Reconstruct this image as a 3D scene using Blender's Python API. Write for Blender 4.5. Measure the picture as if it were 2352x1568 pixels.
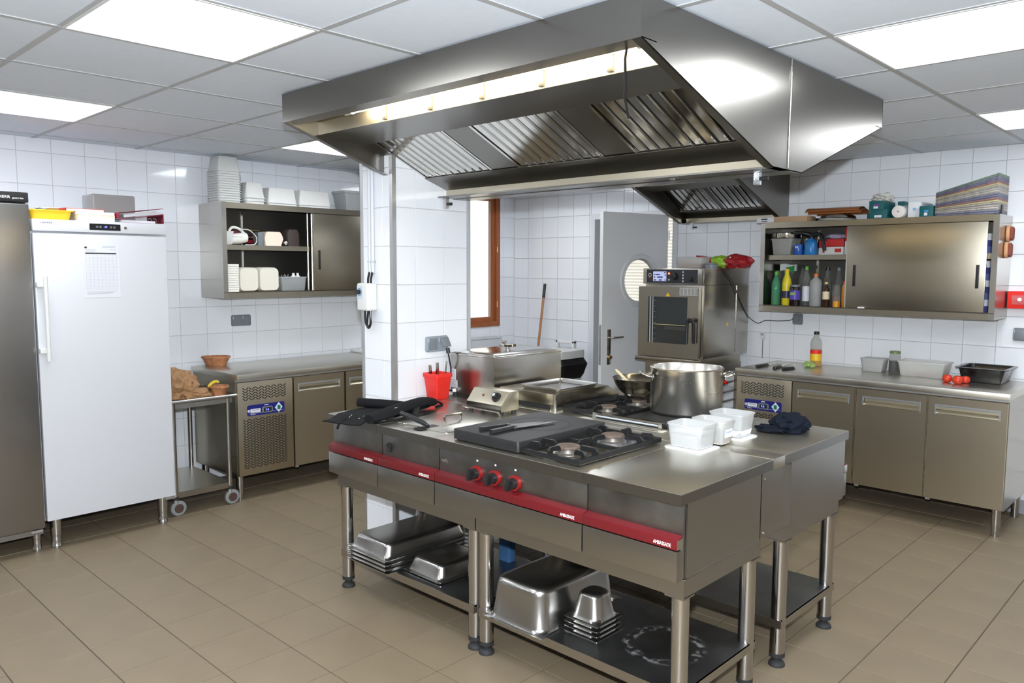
import bpy, bmesh, math, random
from mathutils import Vector, Matrix, noise
for _o in list(bpy.data.objects): bpy.data.objects.remove(_o)
SC = bpy.context.scene
COL = SC.collection
PI = math.pi
RND = random.Random(7)

# ------------------------------------------------------------------ camera
CAM_POS = Vector((1.281, -2.1266, 1.6051)); YAW, PITCH, ROLL, FPX = 0.7618, -0.0928, 0.0037, 1795.7
W_PX, H_PX = 2352, 1568
def cam_axes():
    f = Vector((-math.sin(YAW)*math.cos(PITCH), math.cos(YAW)*math.cos(PITCH), math.sin(PITCH)))
    r = Vector((math.cos(YAW), math.sin(YAW), 0)); u = r.cross(f)
    return r*math.cos(ROLL)+u*math.sin(ROLL), -r*math.sin(ROLL)+u*math.cos(ROLL), f
CR, CU, CF = cam_axes()
cam_data = bpy.data.cameras.new('camera'); cam = bpy.data.objects.new('camera', cam_data); COL.objects.link(cam)
cam_data.sensor_width = 36; cam_data.lens = FPX/W_PX*36; cam_data.clip_start = 0.05
cam.matrix_world = Matrix(((CR.x, CU.x, -CF.x, CAM_POS.x), (CR.y, CU.y, -CF.y, CAM_POS.y), (CR.z, CU.z, -CF.z, CAM_POS.z), (0, 0, 0, 1)))
SC.camera = cam
def project(p):
    q = Vector(p)-CAM_POS; z = q.dot(CF)
    if z < .05: return None
    return (W_PX/2+FPX*q.dot(CR)/z, H_PX/2-FPX*q.dot(CU)/z, z)

# ------------------------------------------------------------------ world, light, exposure
wd = bpy.data.worlds.new('sky'); SC.world = wd; wd.use_nodes = True
_nt = wd.node_tree; _bg = _nt.nodes['Background']
_sky = _nt.nodes.new('ShaderNodeTexSky'); _sky.sky_type = 'NISHITA'; _sky.sun_disc = False; _sky.sun_elevation = math.radians(35); _sky.sun_rotation = math.radians(200)
_nt.links.new(_sky.outputs[0], _bg.inputs[0]); _bg.inputs[1].default_value = 0.08
_sun = bpy.data.lights.new('sun', 'SUN'); _sun.energy = 7; _sun.angle = .01; _sun.color = (1, .95, .86)
sun = bpy.data.objects.new('sun', _sun); COL.objects.link(sun); sun.rotation_euler = Vector((-.5, -.6, -.62)).to_track_quat('-Z', 'Y').to_euler()
PANEL_STRENGTH, TUBE_STRENGTH = 11.5, 18.0
SC.view_settings.view_transform = 'Standard'; SC.view_settings.look = 'None'
SC.view_settings.gamma = 1; SC.view_settings.use_curve_mapping = False
SC.view_settings.exposure = 0.34
# the photographer's flash, on top of the camera body, throwing forwards only
_fl = bpy.data.lights.new('camera_flash', 'SPOT'); _fl.energy = 480; _fl.color = (.87, .935, 1); _fl.shadow_soft_size = .03; _fl.spot_size = math.radians(150); _fl.spot_blend = .6
flash = bpy.data.objects.new('camera_flash', _fl); COL.objects.link(flash); flash.matrix_world = Matrix.Translation(CU*.17) @ cam.matrix_world

# ------------------------------------------------------------------ materials
MATS = {}
def nodes_of(m): return m.node_tree.nodes, m.node_tree.links
def mat(name, col, rough=.5, metal=0, bump=0, bscale=40, var=0, vscale=8, stretch=None, trans=0, ior=1.45, emit=None, estr=0, coat=0, rvar=0, alpha=1, sheen=0, spec=None):
    if name in MATS: return MATS[name]
    m = bpy.data.materials.new(name); m.use_nodes = True; N, L = nodes_of(m); b = N['Principled BSDF']
    I = b.inputs
    I['Base Color'].default_value = (*col, 1); I['Roughness'].default_value = rough; I['Metallic'].default_value = metal
    I['IOR'].default_value = ior; I['Transmission Weight'].default_value = trans; I['Coat Weight'].default_value = coat; I['Alpha'].default_value = alpha
    if spec is not None: I['Specular IOR Level'].default_value = spec
    if sheen: I['Sheen Weight'].default_value = sheen
    if emit: I['Emission Color'].default_value = (*emit, 1); I['Emission Strength'].default_value = estr
    if bump or var or rvar:
        tc = N.new('ShaderNodeTexCoord'); mp = N.new('ShaderNodeMapping'); L.new(tc.outputs['Object'], mp.inputs[0])
        if stretch: mp.inputs['Scale'].default_value = stretch
        nz = N.new('ShaderNodeTexNoise'); nz.inputs['Scale'].default_value = vscale; nz.inputs['Detail'].default_value = 4; L.new(mp.outputs[0], nz.inputs[0])
        if var:
            rp = N.new('ShaderNodeValToRGB'); L.new(nz.outputs['Fac'], rp.inputs[0])
            rp.color_ramp.elements[0].position = .3; rp.color_ramp.elements[1].position = .7
            rp.color_ramp.elements[0].color = (*[max(0, c*(1-var)) for c in col], 1); rp.color_ramp.elements[1].color = (*[min(1, c*(1+var)) for c in col], 1)
            L.new(rp.outputs[0], I['Base Color'])
        if rvar:
            mr = N.new('ShaderNodeMapRange'); mr.inputs[3].default_value = max(.02, rough-rvar); mr.inputs[4].default_value = rough+rvar
            L.new(nz.outputs['Fac'], mr.inputs[0]); L.new(mr.outputs[0], I['Roughness'])
        if bump:
            n2 = N.new('ShaderNodeTexNoise'); n2.inputs['Scale'].default_value = bscale; n2.inputs['Detail'].default_value = 3; L.new(mp.outputs[0], n2.inputs[0])
            bp = N.new('ShaderNodeBump'); bp.inputs['Strength'].default_value = bump; bp.inputs['Distance'].default_value = .002
            L.new(n2.outputs['Fac'], bp.inputs['Height']); L.new(bp.outputs[0], I['Normal'])
    MATS[name] = m; return m

STEEL = mat('brushed_steel', (.44, .42, .385), .25, 1, rvar=.012, vscale=40, stretch=(1, 1, 12))
STEELV = mat('brushed_steel_vertical', (.385, .352, .285), .27, 1, rvar=.006, vscale=30, stretch=(12, 12, 1))
STEELC = mat('counter_door_steel', (.49, .435, .335), .32, 1, rvar=.006, vscale=30, stretch=(12, 12, 1))
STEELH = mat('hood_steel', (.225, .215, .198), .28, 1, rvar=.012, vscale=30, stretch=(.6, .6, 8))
STEELI = mat('island_steel', (.37, .36, .34), .29, 1, rvar=.02, vscale=14)
STEELF = mat('fridge_steel', (.36, .36, .365), .27, 1, rvar=.006, vscale=30, stretch=(12, 12, 1))
NOSE = mat('shaded_edge_steel', (.25, .245, .235), .30, 1, rvar=.03, vscale=10)  # darker copy of the worktop steel: shade on the front faces in its colour
STEELT = mat('worktop_steel', (.60, .575, .51), .31, 1, bump=.02, bscale=70, rvar=.05, vscale=7)
STEELD = mat('worn_steel_front', (.24, .237, .232), .38, 1, bump=.04, bscale=60, var=.18, vscale=9, rvar=.1)
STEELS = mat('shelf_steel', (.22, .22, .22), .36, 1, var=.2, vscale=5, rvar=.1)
STEELP = mat('polished_steel', (.62, .60, .56), .12, 1)
STEELG = mat('pan_steel', (.46, .45, .435), .25, 1, bump=.01, bscale=30)
STEELB = mat('tube_steel', (.50, .49, .48), .15, 1)
PALES = mat('warm_lit_steel', (.60, .55, .43), .38, 1)  # steel with tube and floor reflections put into its pale warm colour
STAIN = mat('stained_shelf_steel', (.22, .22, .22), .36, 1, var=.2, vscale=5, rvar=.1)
def add_stain(m, c, r0, r1):
    N, L = nodes_of(m); b = N['Principled BSDF']; tc = N.new('ShaderNodeTexCoord'); sub = N.new('ShaderNodeVectorMath'); sub.operation = 'DISTANCE'; sub.inputs[1].default_value = c; L.new(tc.outputs['Object'], sub.inputs[0])
    nz = N.new('ShaderNodeTexNoise'); nz.inputs['Scale'].default_value = 30; nz.inputs['Detail'].default_value = 6; L.new(tc.outputs['Object'], nz.inputs[0])
    ad = N.new('ShaderNodeMath'); ad.operation = 'MULTIPLY_ADD'; L.new(nz.outputs['Fac'], ad.inputs[0]); ad.inputs[1].default_value = .05; L.new(sub.outputs['Value'], ad.inputs[2])
    rp = N.new('ShaderNodeValToRGB'); el = rp.color_ramp.elements; el[0].position = r0; el[0].color = (0, 0, 0, 1); el[1].position = r1; el[1].color = (0, 0, 0, 1); k = el.new((r0+r1)/2); k.color = (.8, .8, .8, 1); L.new(ad.outputs[0], rp.inputs[0])
    r2 = N.new('ShaderNodeValToRGB'); r2.color_ramp.elements[0].position = .48; r2.color_ramp.elements[1].position = .62; L.new(nz.outputs['Fac'], r2.inputs[0])
    mu = N.new('ShaderNodeMath'); mu.operation = 'MULTIPLY'; L.new(rp.outputs[0], mu.inputs[0]); L.new(r2.outputs[0], mu.inputs[1])
    src = b.inputs['Base Color'].links[0].from_socket; mx = N.new('ShaderNodeMixRGB'); L.new(mu.outputs[0], mx.inputs[0]); L.new(src, mx.inputs[1]); mx.inputs[2].default_value = (.34, .34, .33, 1); L.new(mx.outputs[0], b.inputs['Base Color'])
    iv = N.new('ShaderNodeMath'); iv.operation = 'SUBTRACT'; iv.inputs[0].default_value = 1; L.new(mu.outputs[0], iv.inputs[1]); L.new(iv.outputs[0], b.inputs['Metallic'])
add_stain(STAIN, (.256, -.007, .2), .135, .19)
BLACKMET = mat('black_cast_iron', (.010, .010, .011), .45, .2, bump=.08, bscale=120)
PLATE = mat('solid_top_plate', (.017, .017, .017), .48, .2, var=.15, vscale=12)
BLACKPL = mat('black_plastic', (.015, .015, .016), .32)
BLACKFAB = mat('black_fabric', (.007, .007, .008), .85, bump=.25, bscale=300, spec=.2)
NAVYFAB = mat('navy_cloth', (.008, .011, .018), .95, bump=.4, bscale=160, spec=.1)
RED = mat('red_bar', (.12, .007, .010), .38, bump=.02)
REDPL = mat('red_plastic', (.70, .022, .015), .34)
WHITEPL = mat('white_plastic', (.66, .66, .65), .35)
WHITEEN = mat('white_enamel', (.58, .59, .62), .28)
GREYPL = mat('grey_plastic', (.17, .19, .21), .4)
LGREY = mat('light_grey_plastic', (.42, .44, .46), .4)
RUBBER = mat('black_rubber', (.02, .02, .021), .7)
WHEELG = mat('grey_wheel_rubber', (.22, .23, .23), .6)
TRANSW = mat('translucent_white_tub', (.70, .71, .71), .33, trans=.55, ior=1.2)
TRANSC = mat('translucent_clear_tub', (.88, .88, .86), .2, trans=.72, ior=1.12)
GLASS = mat('clear_glass', (.95, .97, .97), .04, trans=1, ior=1.45)
PET = mat('clear_bottle', (.93, .95, .93), .06, trans=.92, ior=1.15)
TILE = mat('white_glazed_tile', (.76, .78, .82), .10, var=.02, vscale=2, spec=.5, coat=.3)
GROUT = mat('grey_grout', (.50, .50, .51), .9)
PLASTER = mat('white_plaster', (.78, .78, .78), .8, bump=.1)
DIMWALL = mat('toned_down_wall', (.42, .38, .32), .8, bump=.1)  # unseen walls, darkened in colour to stand for the unlit room behind
CEILT = mat('ceiling_tile_white', (.73, .785, .87), .85, bump=.12, bscale=60, var=.015, vscale=20)
GRIDM = mat('ceiling_grid_metal', (.44, .45, .46), .45)
PANEL = mat('panel_diffuser', (.9, .9, .9), .6, emit=(.92, .96, 1), estr=PANEL_STRENGTH)
TUBEM = mat('tube_glow', (.9, .85, .7), .5, emit=(1, .86, .58), estr=TUBE_STRENGTH)
ALU = mat('aluminium_trim', (.55, .55, .56), .35, .9)
BLUEST = mat('blue_sticker', (.010, .013, .15), .35)
INK = mat('black_ink', (.02, .02, .022), .6)
INKW = mat('white_ink', (.85, .85, .84), .6)
INKG = mat('grey_ink', (.32, .33, .36), .6)
PAPER = mat('white_paper', (.64, .65, .69), .7)
BLUELED = mat('blue_led', (.02, .02, .2), .5, emit=(.12, .15, 1), estr=4)
GREENSW = mat('green_switch', (.0, .16, .09), .35)
WOOD = mat('varnished_window_wood', (.30, .085, .022), .38, var=.18, vscale=5, stretch=(6, 6, .5))
FLOORT = mat('beige_stone_tile', (.190, .148, .096), .50, bump=.18, bscale=45, var=.06, vscale=3.5)
FGROUT = mat('brown_floor_grout', (.075, .058, .04), .9)

# ------------------------------------------------------------------ shapes: (verts, faces)
def box(x0, x1, y0, y1, z0, z1):
    v = [(x, y, z) for z in (z0, z1) for y in (y0, y1) for x in (x0, x1)]
    return v, [(0, 2, 3, 1), (4, 5, 7, 6), (0, 1, 5, 4), (1, 3, 7, 5), (3, 2, 6, 7), (2, 0, 4, 6)]
def loft(rings, cap0=True, cap1=True, close=False):
    v = [p for r in rings for p in r]; n = len(rings[0]); f = []
    R = len(rings)
    for i in range(R if close else R-1):
        a, b = i*n, ((i+1) % R)*n
        for j in range(n):
            k = (j+1) % n; f.append((a+j, a+k, b+k, b+j))
    if not close:
        if cap0: f.append(tuple(range(n-1, -1, -1)))
        if cap1: f.append(tuple(range((R-1)*n, R*n)))
    return v, f
def cyl(p0, p1, r, seg=20, r1=None, cap=True):
    p0, p1 = Vector(p0), Vector(p1); d = (p1-p0).normalized()
    a = d.orthogonal().normalized(); b = d.cross(a); r1 = r if r1 is None else r1
    ring = lambda c, rr: [tuple(c+a*rr*math.cos(2*PI*i/seg)+b*rr*math.sin(2*PI*i/seg)) for i in range(seg)]
    return loft([ring(p0, r), ring(p1, r1)], cap, cap)
def tube(pts, r, seg=8, cap=True):
    pts = [Vector(p) for p in pts]; rings = []; prev = None
    for i, p in enumerate(pts):
        t = (pts[min(i+1, len(pts)-1)]-pts[max(i-1, 0)]).normalized()
        if prev is None: a = t.orthogonal().normalized()
        else: a = (prev-t*prev.dot(t)).normalized()
        prev = a; b = t.cross(a); rr = r[i] if isinstance(r, (list, tuple)) else r
        rings.append([tuple(p+a*rr*math.cos(2*PI*k/seg)+b*rr*math.sin(2*PI*k/seg)) for k in range(seg)])
    return loft(rings, cap, cap)
def smooth_path(pts, n=6):
    P = [Vector(p) for p in pts]; out = []
    for i in range(len(P)-1):
        a, b, c, d = P[max(i-1, 0)], P[i], P[i+1], P[min(i+2, len(P)-1)]
        for k in range(n):
            t = k/n; out.append(.5*((2*b)+(c-a)*t+(2*a-5*b+4*c-d)*t*t+(3*b-a-3*c+d)*t**3))
    return out+[P[-1]]
def lathe(prof, c=(0, 0, 0), seg=28, cap0=True, cap1=True):
    return loft([[(c[0]+r*math.cos(2*PI*i/seg), c[1]+r*math.sin(2*PI*i/seg), c[2]+z) for i in range(seg)] for r, z in prof], cap0, cap1)
def prism(poly, axis, a, b):
    def put(p, t): return (t, p[0], p[1]) if axis == 'x' else ((p[0], t, p[1]) if axis == 'y' else (p[0], p[1], t))
    return loft([[put(p, a) for p in poly], [put(p, b) for p in poly]])
def rrect(w, d, r, z, cx=0, cy=0, n=5):
    out = []; r = max(1e-4, min(r, w/2-1e-4, d/2-1e-4))
    for sx, sy, a0 in ((1, 1, 0), (-1, 1, PI/2), (-1, -1, PI), (1, -1, 1.5*PI)):
        for k in range(n+1):
            a = a0+PI/2*k/n; out.append((cx+sx*(w/2-r)+r*math.cos(a), cy+sy*(d/2-r)+r*math.sin(a), z))
    return out
def tub(w, d, h, taper=.012, r=.02, t=.002, lip=.006, liph=.006, c=(0, 0, 0)):
    """open box, centred on c at its base"""
    R = []
    def ring(off, z, rr): return rrect(w+2*off, d+2*off, max(.002, rr+off), c[2]+z, c[0], c[1])
    R.append(ring(-taper-.006, 0, r)); R.append(ring(-taper, .006, r)); R.append(ring(0, h-liph, r))
    R.append(ring(lip, h-liph, r)); R.append(ring(lip, h, r)); R.append(ring(-t, h, r)); R.append(ring(-taper-t, .006+t, r)); R.append(ring(-taper-t-.006, t, r))
    return loft(R)
def quad(a, b, c, d): return [a, b, c, d], [(0, 1, 2, 3)]
def xf(s, loc=(0, 0, 0), rz=0, rx=0, ry=0, sc=1):
    m = Matrix.Translation(loc) @ Matrix.Rotation(rz, 4, 'Z') @ Matrix.Rotation(ry, 4, 'Y') @ Matrix.Rotation(rx, 4, 'X')
    if not isinstance(sc, (tuple, list)): sc = (sc, sc, sc)
    return [tuple(m @ Vector((p[0]*sc[0], p[1]*sc[1], p[2]*sc[2]))) for p in s[0]], s[1]
def blob(r, sub=3, amp=.2, freq=3, seed=0, sc=(1, 1, 1), flat=None, c=(0, 0, 0)):
    bm = bmesh.new(); bmesh.ops.create_icosphere(bm, subdivisions=sub, radius=1)
    v = []
    for p in bm.verts:
        q = p.co.copy(); k = 1+amp*noise.noise(q*freq+Vector((seed*7.1, seed*3.3, 0)))+amp*.5*noise.noise(q*freq*2.3+Vector((0, seed*5.7, 9)))
        q = Vector((q.x*k*sc[0]*r, q.y*k*sc[1]*r, q.z*k*sc[2]*r))
        if flat is not None and q.z < flat: q.z = flat
        v.append((q.x+c[0], q.y+c[1], q.z+c[2]))
    f = [tuple(x.index for x in q.verts) for q in bm.faces]; bm.free(); return v, f

# ------------------------------------------------------------------ objects
def make_mesh(name, shapes, material, bevel=0, seg=2, smooth=38):
    V, F = [], []
    for s in shapes:
        o = len(V); V += s[0]; F += [tuple(i+o for i in f) for f in s[1]]
    me = bpy.data.meshes.new(name); me.from_pydata([tuple(p) for p in V], [], F)
    bm = bmesh.new(); bm.from_mesh(me); bmesh.ops.recalc_face_normals(bm, faces=bm.faces)
    if bevel:
        es = [e for e in bm.edges if len(e.link_faces) == 2 and e.calc_face_angle(0) > .5]
        bmesh.ops.bevel(bm, geom=es, offset=bevel, segments=seg, affect='EDGES', profile=.6, clamp_overlap=True)
    bm.to_mesh(me); bm.free()
    if smooth:
        me.polygons.foreach_set('use_smooth', [True]*len(me.polygons)); me.set_sharp_from_angle(angle=math.radians(smooth))
    mats = material if isinstance(material, (list, tuple)) else [material]
    for m in mats: me.materials.append(m)
    return me
def link(name, me, parent=None):
    o = bpy.data.objects.new(name, me); COL.objects.link(o)
    if parent is not None: o.parent = parent
    return o
FRAME = {}
def thing(name, label, cat, loc=(0, 0, 0), rz=0, group=None, kind=None):
    o = bpy.data.objects.new(name, None); COL.objects.link(o); o.empty_display_size = .05
    o.location = loc; o.rotation_euler = (0, 0, rz); tag(o, label, cat, group, kind)
    FRAME[o.name] = Matrix.Translation(loc) @ Matrix.Rotation(rz, 4, 'Z'); return o
def tag(o, label=None, cat=None, group=None, kind=None):
    for k, v in (('label', label), ('category', cat), ('group', group), ('kind', kind)):
        if v: o[k] = v
    return o
def root_of(p):
    while p.parent is not None: p = p.parent
    return p
def part(name, parent, material, *shapes, local=False, bevel=0, seg=2, smooth=38, label=None, kind=None):
    """a mesh part; shapes in world metres unless local=True"""
    S = shapes
    if not local and parent is not None:
        fr = FRAME.get(root_of(parent).name)
        if fr is not None:
            inv = fr.inverted(); S = [([tuple(inv @ Vector(p)) for p in s[0]], s[1]) for s in shapes]
    o = link(name, make_mesh(name, S, material, bevel, seg, smooth), parent)
    if label: o['label'] = label
    if kind: o['kind'] = kind
    return o
def single(name, label, cat, material, *shapes, loc=None, group=None, bevel=0, seg=2, smooth=38, kind=None):
    """a thing that is one mesh; shapes local to loc when given, else world and re-based"""
    if loc is None:
        pts = [p for s in shapes for p in s[0]]; n = len(pts)
        loc = (sum(p[0] for p in pts)/n, sum(p[1] for p in pts)/n, min(p[2] for p in pts))
        shapes = [([(p[0]-loc[0], p[1]-loc[1], p[2]-loc[2]) for p in s[0]], s[1]) for s in shapes]
    o = link(name, make_mesh(name, shapes, material, bevel, seg, smooth)); o.location = loc
    FRAME[o.name] = Matrix.Translation(loc)
    return tag(o, label, cat, group, kind)
def copy_tree(o, parent=None):
    c = o.copy(); COL.objects.link(c); c.parent = parent
    for ch in o.children: copy_tree(ch, c)
    return c
def lettering(parent, text, size, material, loc, xdir, ydir, xs=1.0, name='lettering', align='CENTER', local=False):
    """flat raised text; loc/xdir/ydir in world unless local"""
    cu = bpy.data.curves.new('t', 'FONT'); cu.body = text; cu.size = size; cu.extrude = .0003; cu.align_x = align; cu.align_y = 'CENTER'; cu.resolution_u = 2
    ob = bpy.data.objects.new('t', cu); COL.objects.link(ob)
    dg = bpy.context.evaluated_depsgraph_get(); me = bpy.data.meshes.new_from_object(ob.evaluated_get(dg))
    bpy.data.objects.remove(ob); me.name = name
    x, y = Vector(xdir).normalized(), Vector(ydir).normalized(); z = x.cross(y)
    M = Matrix(((x.x*xs, y.x, z.x, loc[0]), (x.y*xs, y.y, z.y, loc[1]), (x.z*xs, y.z, z.z, loc[2]), (0, 0, 0, 1)))
    fr = FRAME.get(root_of(parent).name)
    if fr is not None and not local: M = fr.inverted() @ M
    me.transform(M); me.materials.clear(); me.materials.append(material)
    return link(name, me, parent)

# ------------------------------------------------------------------ pixels of the photograph to points on a known plane
def hit(u, v, p, n):
    d = CF+CR*((u-W_PX/2)/FPX)+CU*((H_PX/2-v)/FPX); n = Vector(n); t = (Vector(p)-CAM_POS).dot(n)/d.dot(n); return CAM_POS+d*t

# ------------------------------------------------------------------ the room
XL, YB, ZC, XR, YF = -4.42, 3.88, 2.42, 3.4, -4.3
TP, TPZ, GAP, TD = .1995, .2045, .0024, .003
def structure(name, material, *shapes, label=None, **k):
    return tag(single(name, None, None, material, *shapes, loc=(0, 0, 0), smooth=0, **k), label, kind='structure')
def subtract(r, holes):
    out = [r]
    for h in holes:
        nxt = []
        for (a, b, c, d) in out:
            if h[0] >= b-1e-4 or h[1] <= a+1e-4 or h[2] >= d-1e-4 or h[3] <= c+1e-4: nxt.append((a, b, c, d)); continue
            if h[0] > a: nxt.append((a, h[0], c, d))
            if h[1] < b: nxt.append((h[1], b, c, d))
            aa, bb = max(a, h[0]), min(b, h[1])
            if h[2] > c: nxt.append((aa, bb, c, h[2]))
            if h[3] < d: nxt.append((aa, bb, h[3], d))
        out = nxt
    return [q for q in out if q[1]-q[0] > .008 and q[3]-q[2] > .008]
TILE_MESH = {}
def tile_mesh(w, h, material, depth, inset=.0012):
    k = (round(w, 3), round(h, 3), material.name)
    if k not in TILE_MESH:
        a, b = w/2, h/2; i = inset
        V = [(-a, -b, 0), (a, -b, 0), (a, b, 0), (-a, b, 0), (-a+i, -b+i, depth), (a-i, -b+i, depth), (a-i, b-i, depth), (-a+i, b-i, depth)]
        me = bpy.data.meshes.new('tile'); me.from_pydata(V, [], [(4, 5, 6, 7), (0, 1, 5, 4), (1, 2, 6, 5), (2, 3, 7, 6), (3, 0, 4, 7)]); me.materials.append(material); TILE_MESH[k] = me
    return TILE_MESH[k]
def lay_tiles(parent, O, U, V, rects, material, depth=TD, most=300, tilt=.0012, gap=GAP):
    """rects (u0,u1,v0,v1) on the plane O + u*U + v*V; the largest in view are objects of their own, the rest one part"""
    O, U, V = Vector(O), Vector(U), Vector(V); N = U.cross(V); cand = []
    for (a, b, c, d) in rects:
        p = O+U*((a+b)/2)+V*((c+d)/2); s = project(p); area = 0
        if s and -80 < s[0] < W_PX+80 and -80 < s[1] < H_PX+80:
            area = (b-a)*(d-c)*abs(N.dot((p-CAM_POS).normalized()))/s[2]**2
        cand.append((area, a, b, c, d))
    cand.sort(reverse=True); rest = []
    for i, (ar, a, b, c, d) in enumerate(cand):
        w, h = b-a-gap, d-c-gap
        if w <= .004 or h <= .004: continue
        p = O+U*((a+b)/2)+V*((c+d)/2)-N*depth
        if i < most and ar > 0:
            o = link('tile', tile_mesh(w, h, material, depth), parent)
            M = Matrix(((U.x, V.x, N.x, p.x), (U.y, V.y, N.y, p.y), (U.z, V.z, N.z, p.z), (0, 0, 0, 1)))
            o.matrix_local = M @ Matrix.Rotation(RND.uniform(-tilt, tilt), 4, 'X') @ Matrix.Rotation(RND.uniform(-tilt, tilt), 4, 'Y')
        else:
            k = depth
            vs = [tuple(p+U*x*w/2+V*y*h/2+N*z) for z in (0, k) for x, y in ((-1, -1), (1, -1), (1, 1), (-1, 1))]
            rest.append((vs, [(4, 5, 6, 7), (0, 1, 5, 4), (1, 2, 6, 5), (2, 3, 7, 6), (3, 0, 4, 7)]))
    if rest: link('tile_field', make_mesh('tile_field', rest, material, smooth=0), parent)['kind'] = 'stuff'
def grid_rects(u0, u1, v0, v1, uo, pu, vo, pv, holes=()):
    out = []; i0 = math.floor((u0-uo)/pu); i1 = math.ceil((u1-uo)/pu); j0 = math.floor((v0-vo)/pv); j1 = math.ceil((v1-vo)/pv)
    for i in range(i0, i1):
        for j in range(j0, j1):
            r = (max(u0, uo+i*pu), min(u1, uo+(i+1)*pu), max(v0, vo+j*pv), min(v1, vo+(j+1)*pv))
            if r[1]-r[0] > .006 and r[3]-r[2] > .006: out += subtract(r, holes)
    return out
ZO = 1.108
# left wall with the window opening
WIN = (2.45, 3.655, 1.015, 2.385)
bk = XL-.0022
wl = structure('wall_left', GROUT, *[box(bk-.16, bk, a, b, c, d) for a, b, c, d in subtract((YF, YB+.2, 0, ZC+.1), [WIN])], label='white glazed square wall tiles with thin grey joints behind the fridges')
lay_tiles(wl, (XL, 0, 0), (0, 1, 0), (0, 0, 1), grid_rects(-1.9, YB, 0, ZC+.02, .132, TP, ZO, TPZ, [WIN]), TILE)
# back wall with the door opening
DOOR = (-3.40, -2.44, 0, 2.125)
bk = YB+.0022
wb = structure('wall_back', GROUT, *[box(a, b, bk, bk+.16, c, d) for a, b, c, d in subtract((XL-.2, XR, 0, ZC+.1), [DOOR])], label='white glazed square wall tiles behind the oven, open door and right cabinet')
rb = grid_rects(XL, -2.92, 0, ZC+.02, -3.62, TP, ZO-.01, TPZ, [DOOR])+grid_rects(-2.92, 1.3, 0, ZC+.02, -.964, .1985, ZO-.01, TPZ, [DOOR])
def mirrored(rects): return [(-b, -a, c, d) for a, b, c, d in rects]
lay_tiles(wb, (0, YB, 0), (-1, 0, 0), (0, 0, 1), mirrored(rb), TILE)
structure('wall_right', DIMWALL, box(XR, XR+.1, YF, YB+.2, 0, ZC+.1))
structure('wall_front', DIMWALL, box(XL-.2, XR+.1, YF-.1, YF, 0, ZC+.1))
# column beside the island
CX0, CX1, CY0, CY1 = -2.31, -2.03, .434, .985
col = structure('wall_column', GROUT, box(CX0+.0022, CX1-.0022, CY0+.0022, CY1-.0022, 0, ZC), label='square tiled column at the left end of the cooking island')
lay_tiles(col, (CX1, 0, 0), (0, 1, 0), (0, 0, 1), grid_rects(CY0+.02, CY1-.02, 0, ZC, .587, .202, ZO, TPZ), TILE)
lay_tiles(col, (0, CY0, 0), (1, 0, 0), (0, 0, 1), grid_rects(CX0+.02, CX1-.02, 0, ZC, -2.113, .2, ZO, TPZ), TILE)
lay_tiles(col, (CX0, 0, 0), (0, -1, 0), (0, 0, 1), grid_rects(-CY1+.02, -CY0-.02, 0, ZC, -.587, .202, ZO, TPZ), TILE)
lay_tiles(col, (0, CY1, 0), (-1, 0, 0), (0, 0, 1), grid_rects(-CX1+.02, -CX0-.02, 0, ZC, 2.113, .2, ZO, TPZ), TILE)
for cx, cy, sx, sy in ((CX0, CY0, 1, 1), (CX1, CY0, -1, 1), (CX1, CY1, -1, -1), (CX0, CY1, 1, -1)):
    part('corner_trim', col, ALU, prism([(cx-sx*.003, cy-sy*.003), (cx+sx*.022, cy-sy*.003), (cx+sx*.022, cy+sy*.001), (cx+sx*.001, cy+sy*.001), (cx+sx*.001, cy+sy*.022), (cx-sx*.003, cy+sy*.022)], 'z', .002, ZC-.002), smooth=0)
# floor
fl = structure('floor', FGROUT, box(XL-.2, XR+.1, YF-.1, YB+2.2, -.1, -.0022), label='beige stone effect square floor tiles with thin brown joints')
lay_tiles(fl, (0, 0, 0), (1, 0, 0), (0, 1, 0), grid_rects(XL, XR, YF, YB, -2.79, .2984, -1.064, .3003), FLOORT, tilt=.0008, gap=.0038)
part('corridor_floor', fl, FLOORT, box(-4.62, -1, YB+.16, YB+2.2, -.0022, 0), smooth=0)
# ceiling: tiles on a grid, square light panels in every third cell
GX0, GY0, GPX, GPY = -1.745, -1.20, .627, .632
ce = structure('ceiling', PLASTER, box(XL-.2, XR+.1, YF-.1, YB+.2, ZC+.08, ZC+.2), label='suspended ceiling of white mineral tiles on a pale metal grid')
CT = {}
LIGHTS = []
for i in range(-5, 9):
    for j in range(-6, 9):
        x0, x1 = max(XL, GX0+i*GPX), min(XR, GX0+(i+1)*GPX); y0, y1 = max(YF, GY0+j*GPY), min(YB, GY0+(j+1)*GPY)
        if x1-x0 < .03 or y1-y0 < .03: continue
        if i % 3 == 0 and j % 3 == 0 and (i, j) not in ((0, 3), (0, 6)) and x1-x0 > .6 and y1-y0 > .6:
            LIGHTS.append((i, j, x0, x1, y0, y1)); continue
        k = (round(x1-x0, 3), round(y1-y0, 3))
        if k not in CT: CT[k] = make_mesh('ceiling_tile', [box(-k[0]/2+.002, k[0]/2-.002, -k[1]/2+.002, k[1]/2-.002, 0, .015)], CEILT, smooth=0)
        o = link('ceiling_tile', CT[k], ce); o.location = ((x0+x1)/2, (y0+y1)/2, ZC+.003+RND.uniform(0, .0006))
for i in range(-4, 9):
    x = GX0+i*GPX
    if XL < x < XR: part('grid_bar', ce, GRIDM, box(x-.012, x+.012, YF, YB, ZC, ZC+.03), smooth=0)
for j in range(-5, 9):
    y = GY0+j*GPY
    if YF < y < YB: part('grid_bar', ce, GRIDM, box(XL, XR, y-.012, y+.012, ZC+.0006, ZC+.031), smooth=0)
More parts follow.
